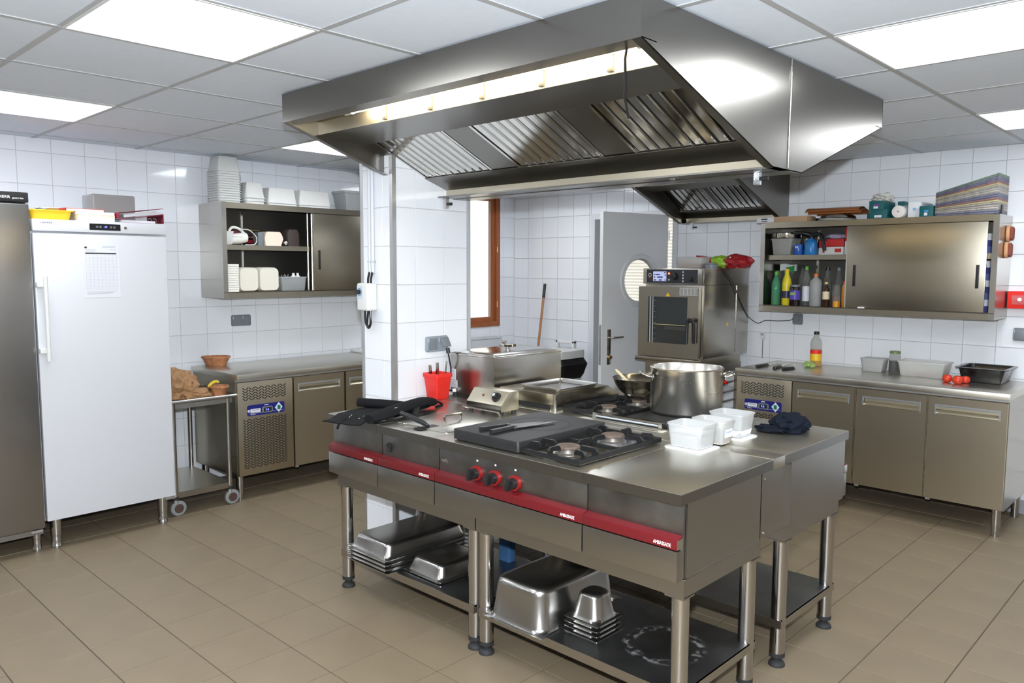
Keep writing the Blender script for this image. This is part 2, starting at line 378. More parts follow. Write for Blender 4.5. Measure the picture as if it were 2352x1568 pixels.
LN = {(0, 0): 'square white ceiling light panel between the camera and the island hood', (-3, 0): 'square white ceiling light panel above the white fridge',
      (-3, 3): 'square white ceiling light panel beside the hood above the left wall cabinet', (3, 3): 'large bright ceiling light panel to the right of the island hood',
      (3, 6): 'square ceiling light panel above the folded towels on the right cabinet'}
for i, j, x0, x1, y0, y1 in LIGHTS:
    t = thing('ceiling_light', LN.get((i, j), 'flush square ceiling light panel out of the camera view'), 'ceiling light', ((x0+x1)/2, (y0+y1)/2, ZC), group='square ceiling light panels')
    e = .016
    part('frame', t, WHITEPL, *[box(a, b, c, d, ZC-.002, ZC+.02) for a, b, c, d in ((x0+.005, x1-.005, y0+.005, y0+e), (x0+.005, x1-.005, y1-e, y1-.005), (x0+.005, x0+e, y0+e, y1-e), (x1-e, x1-.005, y0+e, y1-e))], smooth=0)
    part('diffuser', t, PANEL, box(x0+e, x1-e, y0+e, y1-e, ZC+.002, ZC+.008), smooth=0)

# ------------------------------------------------------------------ window and the yard outside
w1 = structure('window_1', WOOD, *[box(XL-.075, XL+.012, a, b, c, d) for a, b, c, d in subtract(WIN, [(WIN[0]+.06, WIN[1]-.055, WIN[2]+.05, WIN[3]-.05)])], label='brown wooden window frame with white daylight behind')
def ring_boxes(x0, x1, r, w): return [box(x0, x1, a, b, c, d) for a, b, c, d in subtract(r, [(r[0]+w, r[1]-w, r[2]+w, r[3]-w)])]
inner = (WIN[0]+.06, WIN[1]-.055, WIN[2]+.05, WIN[3]-.05)
part('sash', w1, WOOD, *ring_boxes(XL-.06, XL-.008, inner, .045), smooth=0)
part('pane', w1, GLASS, box(XL-.045, XL-.04, inner[0]+.04, inner[1]-.04, inner[2]+.04, inner[3]-.04), smooth=0)
BRASS = mat('brass', (.6, .42, .18), .3, 1)
for z in (1.24, 1.80): part('hinge', w1, BRASS, cyl((XL+.016, 3.61, z-.03), (XL+.016, 3.61, z+.03), .006, 10))
part('glazing_bead', w1, mat('white_bead', (.75, .75, .73), .5), *ring_boxes(XL-.04, XL-.03, (inner[0]+.04, inner[1]-.04, inner[2]+.04, inner[3]-.04), .008), smooth=0)
structure('ground_outside', mat('pale_gravel', (.5, .48, .44), .9), box(-14, XL-.17, -6, 14, -.3, -.1))
structure('wall_outside', mat('sunlit_render', (.85, .82, .76), .9), box(-6.3, -6.1, 4.2, 14, -.1, 5))

# ------------------------------------------------------------------ door, its frame and the lit corridor behind
DWHITE = mat('door_white', (.68, .69, .71), .45); DFRAME = mat('door_frame_grey', (.62, .63, .65), .45)
d1 = structure('door_1', DFRAME, box(DOOR[0], DOOR[0]+.05, YB-.012, YB+.17, 0, DOOR[3]), box(DOOR[1]-.05, DOOR[1], YB-.012, YB+.17, 0, DOOR[3]), box(DOOR[0]+.05, DOOR[1]-.05, YB-.012, YB+.17, DOOR[3]-.05, DOOR[3]), label='grey door standing open with a round porthole and steel lever')
HP, FP = Vector((-2.535, 3.845, 0)), Vector((-2.70, 3.12, 0)); DL = (FP-HP).length; dd = (FP-HP).normalized(); dn = Vector((-dd.y, dd.x, 0))  # dn: face looking at the camera side
if dn.dot(CAM_POS-HP) < 0: dn = -dn
PC = hit(1470, 644, HP+dn*.02, dn); pu = (PC-HP).dot(dd); pz = PC.z; PR = .185; TH = .02
def dpt(a, z, o): p = HP+dd*a+dn*o; return (p.x, p.y, z)
RIM_A = sorted([2*PI*(k+.5)/48 for k in range(48)]+[math.atan2(zz-pz, aa-pu) % (2*PI) for aa in (0, DL) for zz in (.008, 2.08)])
def rim(o, r=None):
    out = []
    for a in RIM_A:
        c, s = math.cos(a), math.sin(a)
        if r: out.append(dpt(pu+r*c, pz+r*s, o)); continue
        tx = ((DL-pu) if c > 0 else pu)/abs(c) if abs(c) > 1e-6 else 1e9; tz = ((2.08-pz) if s > 0 else pz-.008)/abs(s) if abs(s) > 1e-6 else 1e9
        t = min(tx, tz); out.append(dpt(pu+t*c, pz+t*s, o))
    return out
leaf = part('door_leaf', d1, DWHITE, loft([rim(-TH), rim(TH), rim(TH, PR), rim(-TH, PR)], close=True), smooth=30)
part('porthole_ring', leaf, DFRAME, loft([rim(TH+.001, PR+.045), rim(TH+.014, PR+.035), rim(TH+.014, PR+.004), rim(TH-.004, PR-.006), rim(-TH, PR-.006), rim(-TH, PR), rim(TH, PR)], close=True), smooth=50)
part('porthole_glass', leaf, GLASS, loft([rim(-.003, PR-.004), rim(.003, PR-.004)]))
part('lock_edge', leaf, ALU, loft([[dpt(DL+.0005, z, o) for o in (-.012, .012)]+[dpt(DL+.003, z, o) for o in (.012, -.012)] for z in (.80, 1.14)]))
HZ = 1.02
def dbox(a0, a1, z0, z1, o0, o1): return loft([[dpt(a0, z, o0), dpt(a1, z, o0), dpt(a1, z, o1), dpt(a0, z, o1)] for z in (z0, z1)])
part('handle_plate', leaf, STEELP, dbox(DL-.095, DL-.055, .80, 1.10, TH, TH+.008), bevel=.006)
part('lever', leaf, STEELP, tube(smooth_path([dpt(DL-.075, 1.03, TH), dpt(DL-.075, 1.03, TH+.045), dpt(DL-.10, 1.032, TH+.055), dpt(DL-.19, 1.035, TH+.055)], 4), .009, 10))
part('thumb_turn', leaf, BRASS, cyl(dpt(DL-.075, .865, TH), dpt(DL-.075, .865, TH+.035), .015, 14))
for z in (.3, 1.1, 1.9): part('hinge', leaf, ALU, cyl((-2.522, 3.858, z-.04), (-2.522, 3.858, z+.04), .008, 10))
structure('wall_corridor', PLASTER, *[box(a, b, YB+2.0, YB+2.1, c, d) for a, b, c, d in subtract((-4.7, -1, 0, 2.6), [(-4.56, -3.3, .7, 2.3)])], box(-4.7, -4.62, YB+.16, YB+2.0, 0, 2.6), box(-1.1, -1, YB+.16, YB+2.0, 0, 2.6), box(-4.7, -1, YB+.16, YB+2.1, 2.5, 2.6))
w2 = structure('window_2', WHITEPL, *[box(a, b, YB+1.99, YB+2.05, c, d) for a, b, c, d in subtract((-4.56, -3.3, .7, 2.3), [(-4.50, -3.97, .76, 2.24), (-3.91, -3.36, .76, 2.24)])], label='far window with a white slatted blind seen through the porthole')
SLATM = mat('blind_slat', (.94, .94, .92), .6, trans=.6, ior=1.05)
for k in range(38): part('slat', w2, SLATM, xf(box(-.60, .60, -.019, .019, -.0008, .0008), (-3.93, YB+1.965, .80+k*.038), rx=-.75), smooth=0)
structure('trim_1', LGREY, box(CX1-.001, CX1+.006, CY1-.012, CY1+.004, .893, 2.0))
structure('baseboard_back', mat('grey_baseboard', (.3, .31, .33), .5), box(.0, XR, YB-.012, YB-.0001, 0, .09))

# ------------------------------------------------------------------ extraction hoods
def seg_plate(x0, x1, a, b, t=.003):
    """a thin sheet along x between profile points a and b (y, z)"""
    d = Vector((b[0]-a[0], b[1]-a[1])).normalized(); n = Vector((-d.y, d.x))*t
    return prism([a, b, (b[0]+n.x, b[1]+n.y), (a[0]+n.x, a[1]+n.y)], 'x', x0, x1)
FILT = mat('polished_filter_steel', (.70, .69, .66), .10, 1, rvar=.05, vscale=5)
DARKIN = mat('shaded_gap_steel', (.10, .095, .09), .5, .8)  # shade of the gaps between slats, put into a dark sheet
def hood_half(t, yf, sg, x0, x1, filters, reach, nsl, lit, tube_x):
    Yh = lambda s: yf+sg*s
    k = reach/1.01
    P = lambda s, z: (Yh(s), z)
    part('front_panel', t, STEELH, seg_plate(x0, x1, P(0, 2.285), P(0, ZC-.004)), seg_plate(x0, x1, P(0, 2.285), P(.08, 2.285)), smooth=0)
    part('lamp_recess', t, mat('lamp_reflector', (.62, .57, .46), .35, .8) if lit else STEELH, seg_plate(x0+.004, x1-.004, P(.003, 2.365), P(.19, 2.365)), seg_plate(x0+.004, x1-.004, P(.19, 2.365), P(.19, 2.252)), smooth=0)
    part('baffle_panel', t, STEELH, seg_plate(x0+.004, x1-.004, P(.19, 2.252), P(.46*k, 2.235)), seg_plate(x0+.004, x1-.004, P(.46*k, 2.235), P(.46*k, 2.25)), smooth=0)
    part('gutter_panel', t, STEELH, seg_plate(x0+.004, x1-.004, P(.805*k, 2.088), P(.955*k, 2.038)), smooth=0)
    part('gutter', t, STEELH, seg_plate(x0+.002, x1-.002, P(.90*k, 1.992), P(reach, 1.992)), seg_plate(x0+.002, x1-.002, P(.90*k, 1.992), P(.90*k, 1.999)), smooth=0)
    part('gutter_strip', t, PALES, seg_plate(x0+.03, x1-.03, P(.962*k, 1.994), P(.962*k, 2.037)), smooth=0)
    a, b = Vector((Yh(.465*k), 2.247)), Vector((Yh(.81*k), 2.092)); e = (b-a)
    e1 = e.normalized(); n = Vector((e1.y, -e1.x)); n = n if n.y < 0 else -n
    pt = lambda x, s, h: (x, a.x+e.x*s+n.x*h, a.y+e.y*s+n.y*h)
    def slab(xa, xb, s0, s1, h0, h1): return loft([[pt(x, s0, h0), pt(x, s1, h0), pt(x, s1, h1), pt(x, s0, h1)] for x in (xa, xb)])
    part('filter_backing', t, DARKIN, slab(x0+.004, x1-.004, -.03, 1.03, -.03, -.026), smooth=0)
    prev = x0+.004
    for fa, fb in filters:
        part('blanking_panel', t, STEELH, slab(prev, fa-.002, -.02, 1.02, -.004, 0), smooth=0); prev = fb+.002
        f = part('baffle_filter', t, FILT, slab(fa, fa+.014, 0, 1, -.02, .002), slab(fb-.014, fb, 0, 1, -.02, .002), slab(fa, fb, -.015, .02, -.022, -.006), slab(fa, fb, .98, 1.0, -.022, .001), smooth=0)
        pitch = (fb-fa-.03)/nsl
        for q in range(nsl):
            xc = fa+.015+pitch*(q+.5); w = pitch*.30
            cs = [(-w-.003, -.010), (-w, 0), (w, 0), (w+.003, -.010), (w+.001, -.010), (w-.002, -.003), (-w+.002, -.003), (-w-.001, -.010)]
            part('slat', f, FILT, loft([[pt(xc+cx, s, h) for cx, h in cs] for s in (.0, .975)]), smooth=0)
    part('blanking_panel', t, STEELH, slab(prev, x1-.004, -.02, 1.02, -.004, 0), smooth=0)
    if lit:
        tl = part('fluorescent_tube', t, TUBEM, cyl((tube_x[0], Yh(.125), 2.312), (tube_x[1], Yh(.125), 2.312), .016, 14))
        for xx, s in ((tube_x[0], -1), (tube_x[1], 1)): part('lamp_holder', tl, mat('lamp_holder_clear', (.75, .74, .7), .25), cyl((xx, Yh(.125), 2.312), (xx+s*.05, Yh(.125), 2.312), .019, 14))
        n_ = 5
        for q in range(n_):
            xx = tube_x[0]+(tube_x[1]-tube_x[0])*(q+.5)/n_; part('lamp_clip', t, STEELH, box(xx-.012, xx+.012, min(Yh(.183), Yh(.189)), max(Yh(.183), Yh(.189)), 2.26, 2.36), smooth=0)
def side_panel(t, x, sx, poly, seam=None):
    part('side_panel', t, STEELH, prism(poly, 'x', x, x+sx*.004), smooth=0)
    for (p, q) in zip(poly, poly[1:]):
        if abs(p[0]-q[0]) < 1e-3 and p[1] > 2.3 or (p[1] > 2.4 and q[1] > 2.4): continue
        d = Vector((q[0]-p[0], q[1]-p[1])).normalized(); n = Vector((-d.y, d.x))*.003; n = n if n.y > 0 else -n
        part('return_lip', t, STEELH, prism([p, q, (q[0]+n.x, q[1]+n.y), (p[0]+n.x, p[1]+n.y)], 'x', x, x+sx*.034), smooth=0)
    if seam: part('seam', t, STEELP, cyl((x-sx*.0015, seam, 2.0), (x-sx*.0015, seam, ZC-.004), .003, 8))
HX0, HX1, HY0, HY1 = -2.10, -.083, -.15, 1.87
hood = thing('extraction_hood', 'large stainless steel island hood with lit tube and baffle filters over the cooking island', 'extractor hood', ((HX0+HX1)/2, (HY0+HY1)/2, 1.99))
HM = (HY0+HY1)/2
hood_half(hood, HY0, 1, HX0, HX1, [(-2.03, -1.51), (-1.335, -.818), (-.66, -.152)], 1.01, 9, True, (-1.72, -.18))
hood_half(hood, HY1, -1, HX0, HX1, [(-2.03, -1.51), (-1.335, -.818), (-.66, -.152)], 1.01, 9, True, (-1.72, -.18))
poly = [(HY0, ZC-.004), (HY0, 2.285), (HM-.13, 1.992), (HM+.13, 1.992), (HY1, 2.285), (HY1, ZC-.004)]
side_panel(hood, HX1, -1, poly, HM); side_panel(hood, HX0, 1, poly)
part('pull_rod', hood, BLACKPL, tube([(-.186, -.075, 2.30), (-.205, -.06, 2.262), (-.245, .0, 2.185), (-.262, .02, 2.165), (-.302, .10, 2.115)], .0045, 8))
for x, m in ((-2.0, ALU), (-.169, mat('foil_wrap', (.75, .78, .85), .18, .9, bump=.9, bscale=90))):
    o = part('drain_tap', hood, m, box(x-.012, x+.012, .77, .794, 1.935, 1.993), bevel=.003)
    part('tap_knob', o, BLACKPL, cyl((x+.012, .782, 1.958), (x+.045, .782, 1.958), .008, 10))
part('rivet', hood, ALU, box(-.58, -.56, .80, .81, 1.985, 1.993))
h2 = thing('extraction_hood', 'smaller stainless wall hood with two baffle filters above the combi oven', 'extractor hood', (-1.89, 3.4, 1.99))
hood_half(h2, 2.93, 1, -2.36, -1.44, [(-2.30, -1.92), (-1.88, -1.50)], .945, 7, False, None)
poly2 = [(2.93, ZC-.004), (2.93, 2.285), (3.76, 1.992), (3.872, 1.992), (3.872, ZC-.004)]
side_panel(h2, -1.44, -1, poly2); side_panel(h2, -2.36, 1, poly2)
o = part('drain_tap', h2, ALU, box(-2.235, -2.215, 3.74, 3.76, 1.94, 1.992)); part('tap_knob', o, BLACKPL, cyl((-2.215, 3.75, 1.958), (-2.18, 3.75, 1.958), .007, 10))

# ------------------------------------------------------------------ cooking island
ZI = .893
def island_frame(label, x0, x1, back=False, sm=STEELS):
    my = (lambda y: 1.394-y) if back else (lambda y: y)
    t = thing('base_frame', label, 'stand', ((x0+x1)/2, my(.32), 0), group='steel leg frames under the cooking island')
    B = lambda a, b, c, d, e, f: box(a, b, min(my(c), my(d)), max(my(c), my(d)), e, f)
    y1 = .59
    part('rail', t, STEELI, B(x0, x1, .05, .053, .53, .592), smooth=0); part('rail', t, STEELI, B(x0, x1, y1-.003, y1, .53, .592), smooth=0)
    for xx in (x0, x1-.003):
        part('rail', t, STEELI, B(xx, xx+.003, .053, y1-.003, .532, .592), smooth=0)
    for lx in (x0+.03, x1-.03):
        for ly in (.082, .558):
            part('leg_bracket', t, STEELI, B(lx-.042 if lx > (x0+x1)/2 else lx-.032, lx+.032 if lx > (x0+x1)/2 else lx+.042, ly-.034, ly+.034, .524, .53), smooth=0)
            lg = part('leg', t, STEELB, cyl((lx, my(ly), .052), (lx, my(ly), .53), .030, 24))
            part('foot', lg, RUBBER, lathe([(.031, .040), (.031, .056), (.018, .040), (.017, .022), (.028, .016), (.033, .008), (.033, 0)][::-1], (lx, my(ly), 0), 20))
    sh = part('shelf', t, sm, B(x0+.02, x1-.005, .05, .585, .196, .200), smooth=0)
    part('shelf_edge', sh, STEEL, B(x0+.02, x1-.005, .047, .05, .165, .200), B(x0+.02, x1-.005, .585, .588, .165, .2), B(x1-.008, x1-.005, .05, .585, .166, .2), B(x0+.02, x0+.023, .05, .585, .166, .2), smooth=0)
    return t
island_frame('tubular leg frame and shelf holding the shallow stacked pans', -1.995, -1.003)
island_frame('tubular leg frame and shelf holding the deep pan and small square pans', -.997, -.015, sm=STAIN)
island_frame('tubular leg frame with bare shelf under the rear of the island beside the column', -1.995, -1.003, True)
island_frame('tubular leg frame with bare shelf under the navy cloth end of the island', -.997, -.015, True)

def island_unit(name, label, cat, x0, x1, back=False, text=True, y_in=.647, right_end=False, left_end=False):
    my = (lambda y: 1.394-y) if back else (lambda y: y)
    t = thing(name, label, cat, ((x0+x1)/2, my(.32), .59), group='cooking island modules')
    B = lambda a, b, c, d, e, f: box(a, b, min(my(c), my(d)), max(my(c), my(d)), e, f)
    g = .0012
    part('worktop', t, STEELT, B(x0+g, x1-g, 0, y_in, .855, ZI), bevel=.0025, seg=2)
    part('worktop_edge', t, NOSE, B(x0+g, x1-g+(.0008 if right_end else 0), -.0012, .0002, .855, ZI-.0018), smooth=0)
    if right_end: part('worktop_edge', t, NOSE, B(x1-g-.0002, x1-g+.001, .0, y_in, .855, ZI-.0018), smooth=0)
    part('body', t, STEELI, B(x0+g+(.012 if left_end else 0), x1-g-(.022 if right_end else 0), .037, y_in-.06, .592, .854), smooth=0)
    part('control_panel', t, STEELD, B(x0+g*2, x1-g*2-(.008 if right_end else 0), .030, .037, .745, .850), bevel=.0015)
    rb = part('red_bar', t, RED, prism([(my(.0), .706), (my(.0), .740), (my(.034), .750), (my(.034), .706)], 'x', x0+.002, x1-.002-(.012 if right_end else 0)), bevel=.001)
    part('bar_cap', rb, STEELP, B(x1-.002-(.012 if right_end else 0), x1-.0008-(.012 if right_end else 0), .001, .034, .707, .739), smooth=0)
    part('drawer_front', t, STEELI, B(x0+.002, x1-.003-(.01 if right_end else 0), .0, .037, .600, .702), bevel=.0015)
    if text:
        lettering(rb, 'AMBASSADE', .0175, INKW, ((x1-.07) if not back else (x0+.07), my(-.0004), .718), (-1 if back else 1, 0, 0), (0, 0, 1), xs=.70)
    if right_end:
        part('side_panel', t, STEELI, B(x1-.022, x1-.018, .10, y_in-.06, .593, .853), smooth=0); part('side_strip', t, STEELI, B(x1-.022, x1-.016, .064, .098, .593, .853), smooth=0)
    return t
u1 = island_unit('neutral_unit', 'narrow worktop unit under the black knife roll at the column end', 'worktop unit', -2.0, -1.6, left_end=True)
u2 = island_unit('fryer_unit', 'lidded fryer unit with black rocker switch between knife roll and black plate', 'fryer', -1.6, -1.2)
u3 = island_unit('range_unit', 'wide range unit with three red ringed knobs, solid plate and two burners', 'stove', -1.2, -.4)
u4 = island_unit('neutral_unit', 'bare worktop unit at the island corner beside the white tubs', 'worktop unit', -.4, 0, right_end=True)
u5 = island_unit('neutral_unit', 'rear worktop unit under the bain marie against the column', 'worktop unit', -2.0, -1.6, back=True, y_in=.642, left_end=True)
u6 = island_unit('neutral_unit', 'rear worktop unit under the low food warmer', 'worktop unit', -1.6, -1.2, back=True, y_in=.642)
u7 = island_unit('range_unit', 'rear range unit carrying the wok and the big stock pot', 'stove', -1.2, -.4, back=True, y_in=.642)
u8 = island_unit('neutral_unit', 'rear worktop unit at the island end with the navy cloth', 'worktop unit', -.4, 0, back=True, y_in=.642)
part('side_panel', u8, STEELI, box(-.022, -.018, .595, 1.33, .593, .853), smooth=0)
for y, z in ((.62, .82), (.62, .61), (.93, .80), (.95, .61)): part('worktop_edge', u8, NOSE, box(-.0014, .0, .752, 1.393, .855, ZI-.0018), smooth=0) if y < .63 and z > .7 else None; part('screw', u8, STEELP, cyl((-.018, y, z), (-.0155, y, z), .005, 10))
part('rating_sticker', u8, PAPER, box(-.0178, -.0172, 1.27, 1.345, .595, .65), smooth=0)
part('side_strip', u8, STEELI, box(-.022, -.016, 1.335, 1.36, .593, .853), smooth=0)
st = single('joining_strip', 'flat steel strip closing the gap between the two rows of the island', 'strip', STEELT, box(-1.999, -.001, .6478, .7512, .853, ZI+.0006), bevel=.001)

# fryer lid, handle, basket handle
part('lid', u2, STEELT, loft([rrect(.37, .40, .02, z, -1.405, .285) for z in (ZI, ZI+.004)]+[rrect(.365, .395, .018, ZI+.0055, -1.405, .285)]), smooth=40)
part('lid_handle', u2, STEELP, tube(smooth_path([(-1.388, .225, ZI+.004), (-1.388, .225, ZI+.034), (-1.388, .232, ZI+.038), (-1.388, .318, ZI+.038), (-1.388, .325, ZI+.034), (-1.388, .325, ZI+.004)], 3), .0055, 8))
part('lid_slot', u2, BLACKPL, loft([rrect(.05, .12, .01, z, -1.375, .105) for z in (ZI+.004, ZI+.0062)]), smooth=0)
part('rocker_switch', u2, BLACKPL, box(-1.556, -1.532, .022, .031, .770, .812), bevel=.002)
part('switch_rocker', u2, mat('switch_face', (.03, .03, .032), .25), prism([(.022, .774), (.022, .808), (.012, .806), (.02, .79)], 'x', -1.552, -1.536), smooth=0)
# range top
def grate(t, x0, x1, y0, y1, zb, burners):
    b, h = .016, .018; S = [box(x0, x1, y0, y0+b, zb, zb+h), box(x0, x1, y1-b, y1, zb, zb+h), box(x0, x0+b, y0+b, y1-b, zb, zb+h), box(x1-b, x1, y0+b, y1-b, zb, zb+h), box(x0+b, x1-b, (y0+y1)/2-.006, (y0+y1)/2+.006, zb+.002, zb+h)]
    zt = zb+.040
    def finger(p, q):
        p, q = Vector((*p, 0)), Vector((*q, 0)); d = (q-p).normalized(); n = Vector((-d.y, d.x, 0))*.005; L_ = (q-p).length
        prof = [(0, zb+.004), (0, zt-.012), (.012, zt), (L_-.01, zt), (L_, zt-.01), (L_, zt-.022), (L_*.35, zt-.016), (.02, zb+.006)]
        r = [[tuple(p+d*s+n*k+Vector((0, 0, z))) for s, z in prof] for k in (-1, 1)]
        return loft(r)
    for bx, by in burners:
        hx, hy = (x1-x0)/2-.006, abs(by-(y0 if by < (y0+y1)/2 else y1))
        ya = y0+.004 if by < (y0+y1)/2 else y1-.004; yo = (y0+y1)/2
        S += [finger((bx, ya), (bx, by+(ya-by)*.42)), finger((bx, yo), (bx, by+(yo-by)*.42)), finger((x0+.004, by), (bx-(bx-x0)*.42, by)), finger((x1-.004, by), (bx+(x1-bx)*.42, by))]
        S += [finger((x0+.004, ya+(by-ya)*.35), (x0+(bx-x0)*.42, ya+(by-ya)*.45)), finger((x1-.004, ya+(by-ya)*.35), (x1-(x1-bx)*.42, ya+(by-ya)*.45))]
    part('pan_support', t, BLACKMET, *S, smooth=0)
    for bx, by in burners:
        bb = part('burner', t, mat('burner_alloy', (.20, .18, .16), .5, .6), lathe([(.052, 0), (.05, .006), (.036, .010), (.032, .026), (.044, .028)], (bx, by, ZI), 24))
        cap = [(.046*(1+.03*(k % 2))*math.cos(2*PI*k/40), .046*(1+.03*(k % 2))*math.sin(2*PI*k/40)) for k in range(40)]
        part('burner_cap', bb, mat('rusty_burner_cap', (.13, .095, .075), .75, .3, var=.3, vscale=60), loft([[(bx+x*s, by+y*s, ZI+z) for x, y in cap] for s, z in ((1, .027), (1.02, .033), (.96, .037))]))
grate(u3, -.742, -.455, .045, .585, ZI+.006, ((-.605, .165), (-.605, .455)))
part('hob_tray', u3, mat('brassy_tray', (.42, .38, .28), .3, 1, rvar=.1), box(-.73, -.465, .06, .57, ZI, ZI+.004), smooth=0)
part('spillage', u3, mat('foil_scrap', (.72, .76, .85), .2, .9), loft([rrect(.13, .19, .06, z, -.595, .47) for z in (ZI+.004, ZI+.006)]))
pl_ = part('solid_plate', u3, PLATE, loft([rrect(.375, .56, .012, z, -.932, .313) for z in (ZI+.006, ZI+.044)]+[rrect(.371, .556, .010, ZI+.047, -.932, .313)]), smooth=40)
part('plate_ring', pl_, mat('plate_groove', (.02, .02, .02), .6), lathe([(.135, ZI+.0471), (.135, ZI+.0476), (.1325, ZI+.0476), (.1325, ZI+.0471)], (-.925, .36, 0), 56, False, False))
part('plate_base', u3, BLACKMET, box(-1.105, -.752, .045, .58, ZI, ZI+.007), smooth=0)
for kx in (-.966, -.862, -.753):
    kn = part('knob', u3, BLACKPL, cyl((kx, .028, .780), (kx, -.004, .780), .024, 20, .021), xf(box(-.008, .008, -.022, 0, -.022, .022), (kx, -.004, .780), ry=.25), bevel=.002)
    part('knob_ring', kn, mat('red_ring', (.24, .011, .011), .35), cyl((kx, .030, .780), (kx, .016, .780), .030, 24))
    part('panel_mark', kn, INKW, box(kx-.006, kx+.003, .0292, .0299, .826, .833), smooth=0)
part('foil_sticker', u3, mat('shiny_chip', (.9, .9, .92), .1, 1, bump=.5), *[box(-1.183+.01*i-.004, -1.183+.01*i+.004+.006*(i == 2), .0290, .0299, .792-.004*(i % 2), .799+.004*(i == 2)) for i in range(4)], smooth=0)
# rear range
grate(u7, -1.165, -.884, .86, 1.36, ZI+.006, ((-1.024, .98), (-1.024, 1.24)))
part('solid_plate', u7, PLATE, loft([rrect(.40, .53, .012, z, -.645, 1.11) for z in (ZI+.001, ZI+.018)]+[rrect(.396, .526, .01, ZI+.021, -.645, 1.11)]), smooth=40)
vt = part('flue_grille', u7, STEELP, prism([(.800, ZI), (.800, ZI+.034), (.842, ZI+.030), (.850, ZI)], 'x', -.978, -.592), smooth=0)
part('flue_slot', vt, mat('flue_dark', (.03, .033, .04), .3, .6), box(-.955, -.612, .7985, .8, ZI+.008, ZI+.026), smooth=0)
part('flue_bar', vt, LGREY, cyl((-.955, .797, ZI+.02), (-.612, .797, ZI+.02), .004, 8))

# ------------------------------------------------------------------ upright fridges
FRX = -3.58
fz = thing('upright_freezer', 'white upright freezer with a paper chart taped to its door', 'freezer', (-3.96, -.46, 0))
part('cabinet', fz, WHITEEN, box(-4.34, -3.635, -.822, -.098, .165, 1.868), bevel=.004)
part('header', fz, WHITEEN, box(-3.634, FRX, -.822, -.098, 1.802, 1.868), bevel=.006)
dr = part('door', fz, WHITEEN, box(-3.628, FRX, -.822, -.100, .172, 1.792), bevel=.008)
part('door_gasket', dr, LGREY, box(-3.634, -3.626, -.812, -.110, .182, 1.782), smooth=0)
hb = part('handle', dr, WHITEPL, cyl((FRX+.042, -.783, 1.085), (FRX+.042, -.783, 1.555), .011, 14))
for z in (1.143, 1.508): part('handle_mount', hb, WHITEPL, box(FRX-.002, FRX+.040, -.823, -.79, z-.014, z+.014), bevel=.003)
dp = part('display', fz, mat('display_black', (.012, .013, .016), .2), box(FRX-.002, FRX+.0012, -.533, -.364, 1.817, 1.854), smooth=0)
lettering(dp, '-20', .015, BLUELED, (FRX+.0017, -.447, 1.836), (0, 1, 0), (0, 0, 1), name='temperature_digits')
for y in (-.492, -.474, -.416, -.398): part('touch_key', dp, mat('key_outline', (.12, .12, .13), .4), cyl((FRX+.0012, y, 1.836), (FRX+.0017, y, 1.836), .007, 14))
part('key_lock', fz, STEELP, cyl((FRX-.001, -.337, 1.835), (FRX+.003, -.337, 1.835), .0085, 16))
lettering(fz, 'LIEBHERR', .0135, INK, (FRX+.0003, -.752, 1.849), (0, 1, 0), (0, 0, 1), align='CENTER', xs=1.05)
lettering(fz, 'ProfiLine', .008, INKG, (FRX+.0003, -.706, 1.841), (0, 1, 0), (0, 0, 1))
def two_tier_leg(t, x, y, h, r=.026):
    part('leg', t, STEELB, lathe([(r*1.05, 0), (r*1.05, .012), (r, .014), (r, .07), (r*1.1, .072), (r*1.1, h)], (x, y, 0), 20))
for x in (-3.64, -4.28):
    for y in (-.765, -.16): two_tier_leg(fz, x, y, .165, .027)
part('bottom_hinge', fz, ALU, box(-3.63, -3.585, -.16, -.10, .155, .172), smooth=0)
pc = single('paper_chart', 'printed temperature chart in a clear sleeve taped to the freezer door', 'paper', PAPER, box(FRX+.0006, FRX+.0012, -.578, -.378, 1.430, 1.730), loc=(0, 0, 0), smooth=0)
part('table_header', pc, INK, box(FRX+.0012, FRX+.0014, -.562, -.394, 1.680, 1.688), box(FRX+.0012, FRX+.0014, -.565, -.552, 1.712, 1.722), smooth=0)
part('table_lines', pc, mat('pale_print', (.30, .31, .38), .7), *[box(FRX+.0012, FRX+.0013, -.562, -.394, 1.475+k*.0085, 1.4756+k*.0085) for k in range(24)], *[box(FRX+.0012, FRX+.0013, -.562+k*.021, -.5614+k*.021, 1.475, 1.680) for k in range(9)], *[box(FRX+.0012, FRX+.0013, a, b, z, z+.002) for a, b, z in ((-.47, -.396, 1.725), (-.47, -.40, 1.719), (-.43, -.396, 1.706), (-.56, -.50, 1.704), (-.56, -.51, 1.696), (-.56, -.40, 1.462), (-.56, -.42, 1.456), (-.56, -.44, 1.45))], smooth=0, kind='stuff')
sf = thing('upright_fridge', 'tall stainless steel upright fridge with a black top strip beside the white freezer', 'fridge', (-3.96, -1.2, 0))
part('cabinet', sf, STEELF, box(-4.34, -3.64, -1.58, -.833, .135, 2.0), bevel=.004)
part('door', sf, STEELF, box(-3.638, FRX, -1.58, -.833, .14, 1.945), bevel=.008)
tc_ = part('top_strip', sf, BLACKPL, box(-3.638, FRX, -1.58, -.833, 1.952, 2.006), bevel=.004)
lettering(tc_, 'LIEBHERR', .021, INKW, (FRX+.0003, -.968, 1.977), (0, 1, 0), (0, 0, 1), xs=1.1)
lettering(tc_, 'gastro line', .0125, INKW, (FRX+.0003, -.883, 1.973), (0, 1, 0), (0, 0, 1))
part('base_rail', sf, STEELF, box(-4.3, -3.60, -1.57, -.84, .105, .134), smooth=0)
for x in (-3.655, -4.28):
    for y in (-.862, -1.54): two_tier_leg(sf, x, y, .106, .022)
part('bottom_hinge', sf, ALU, box(-3.63, -3.59, -.90, -.845, .12, .134), smooth=0)

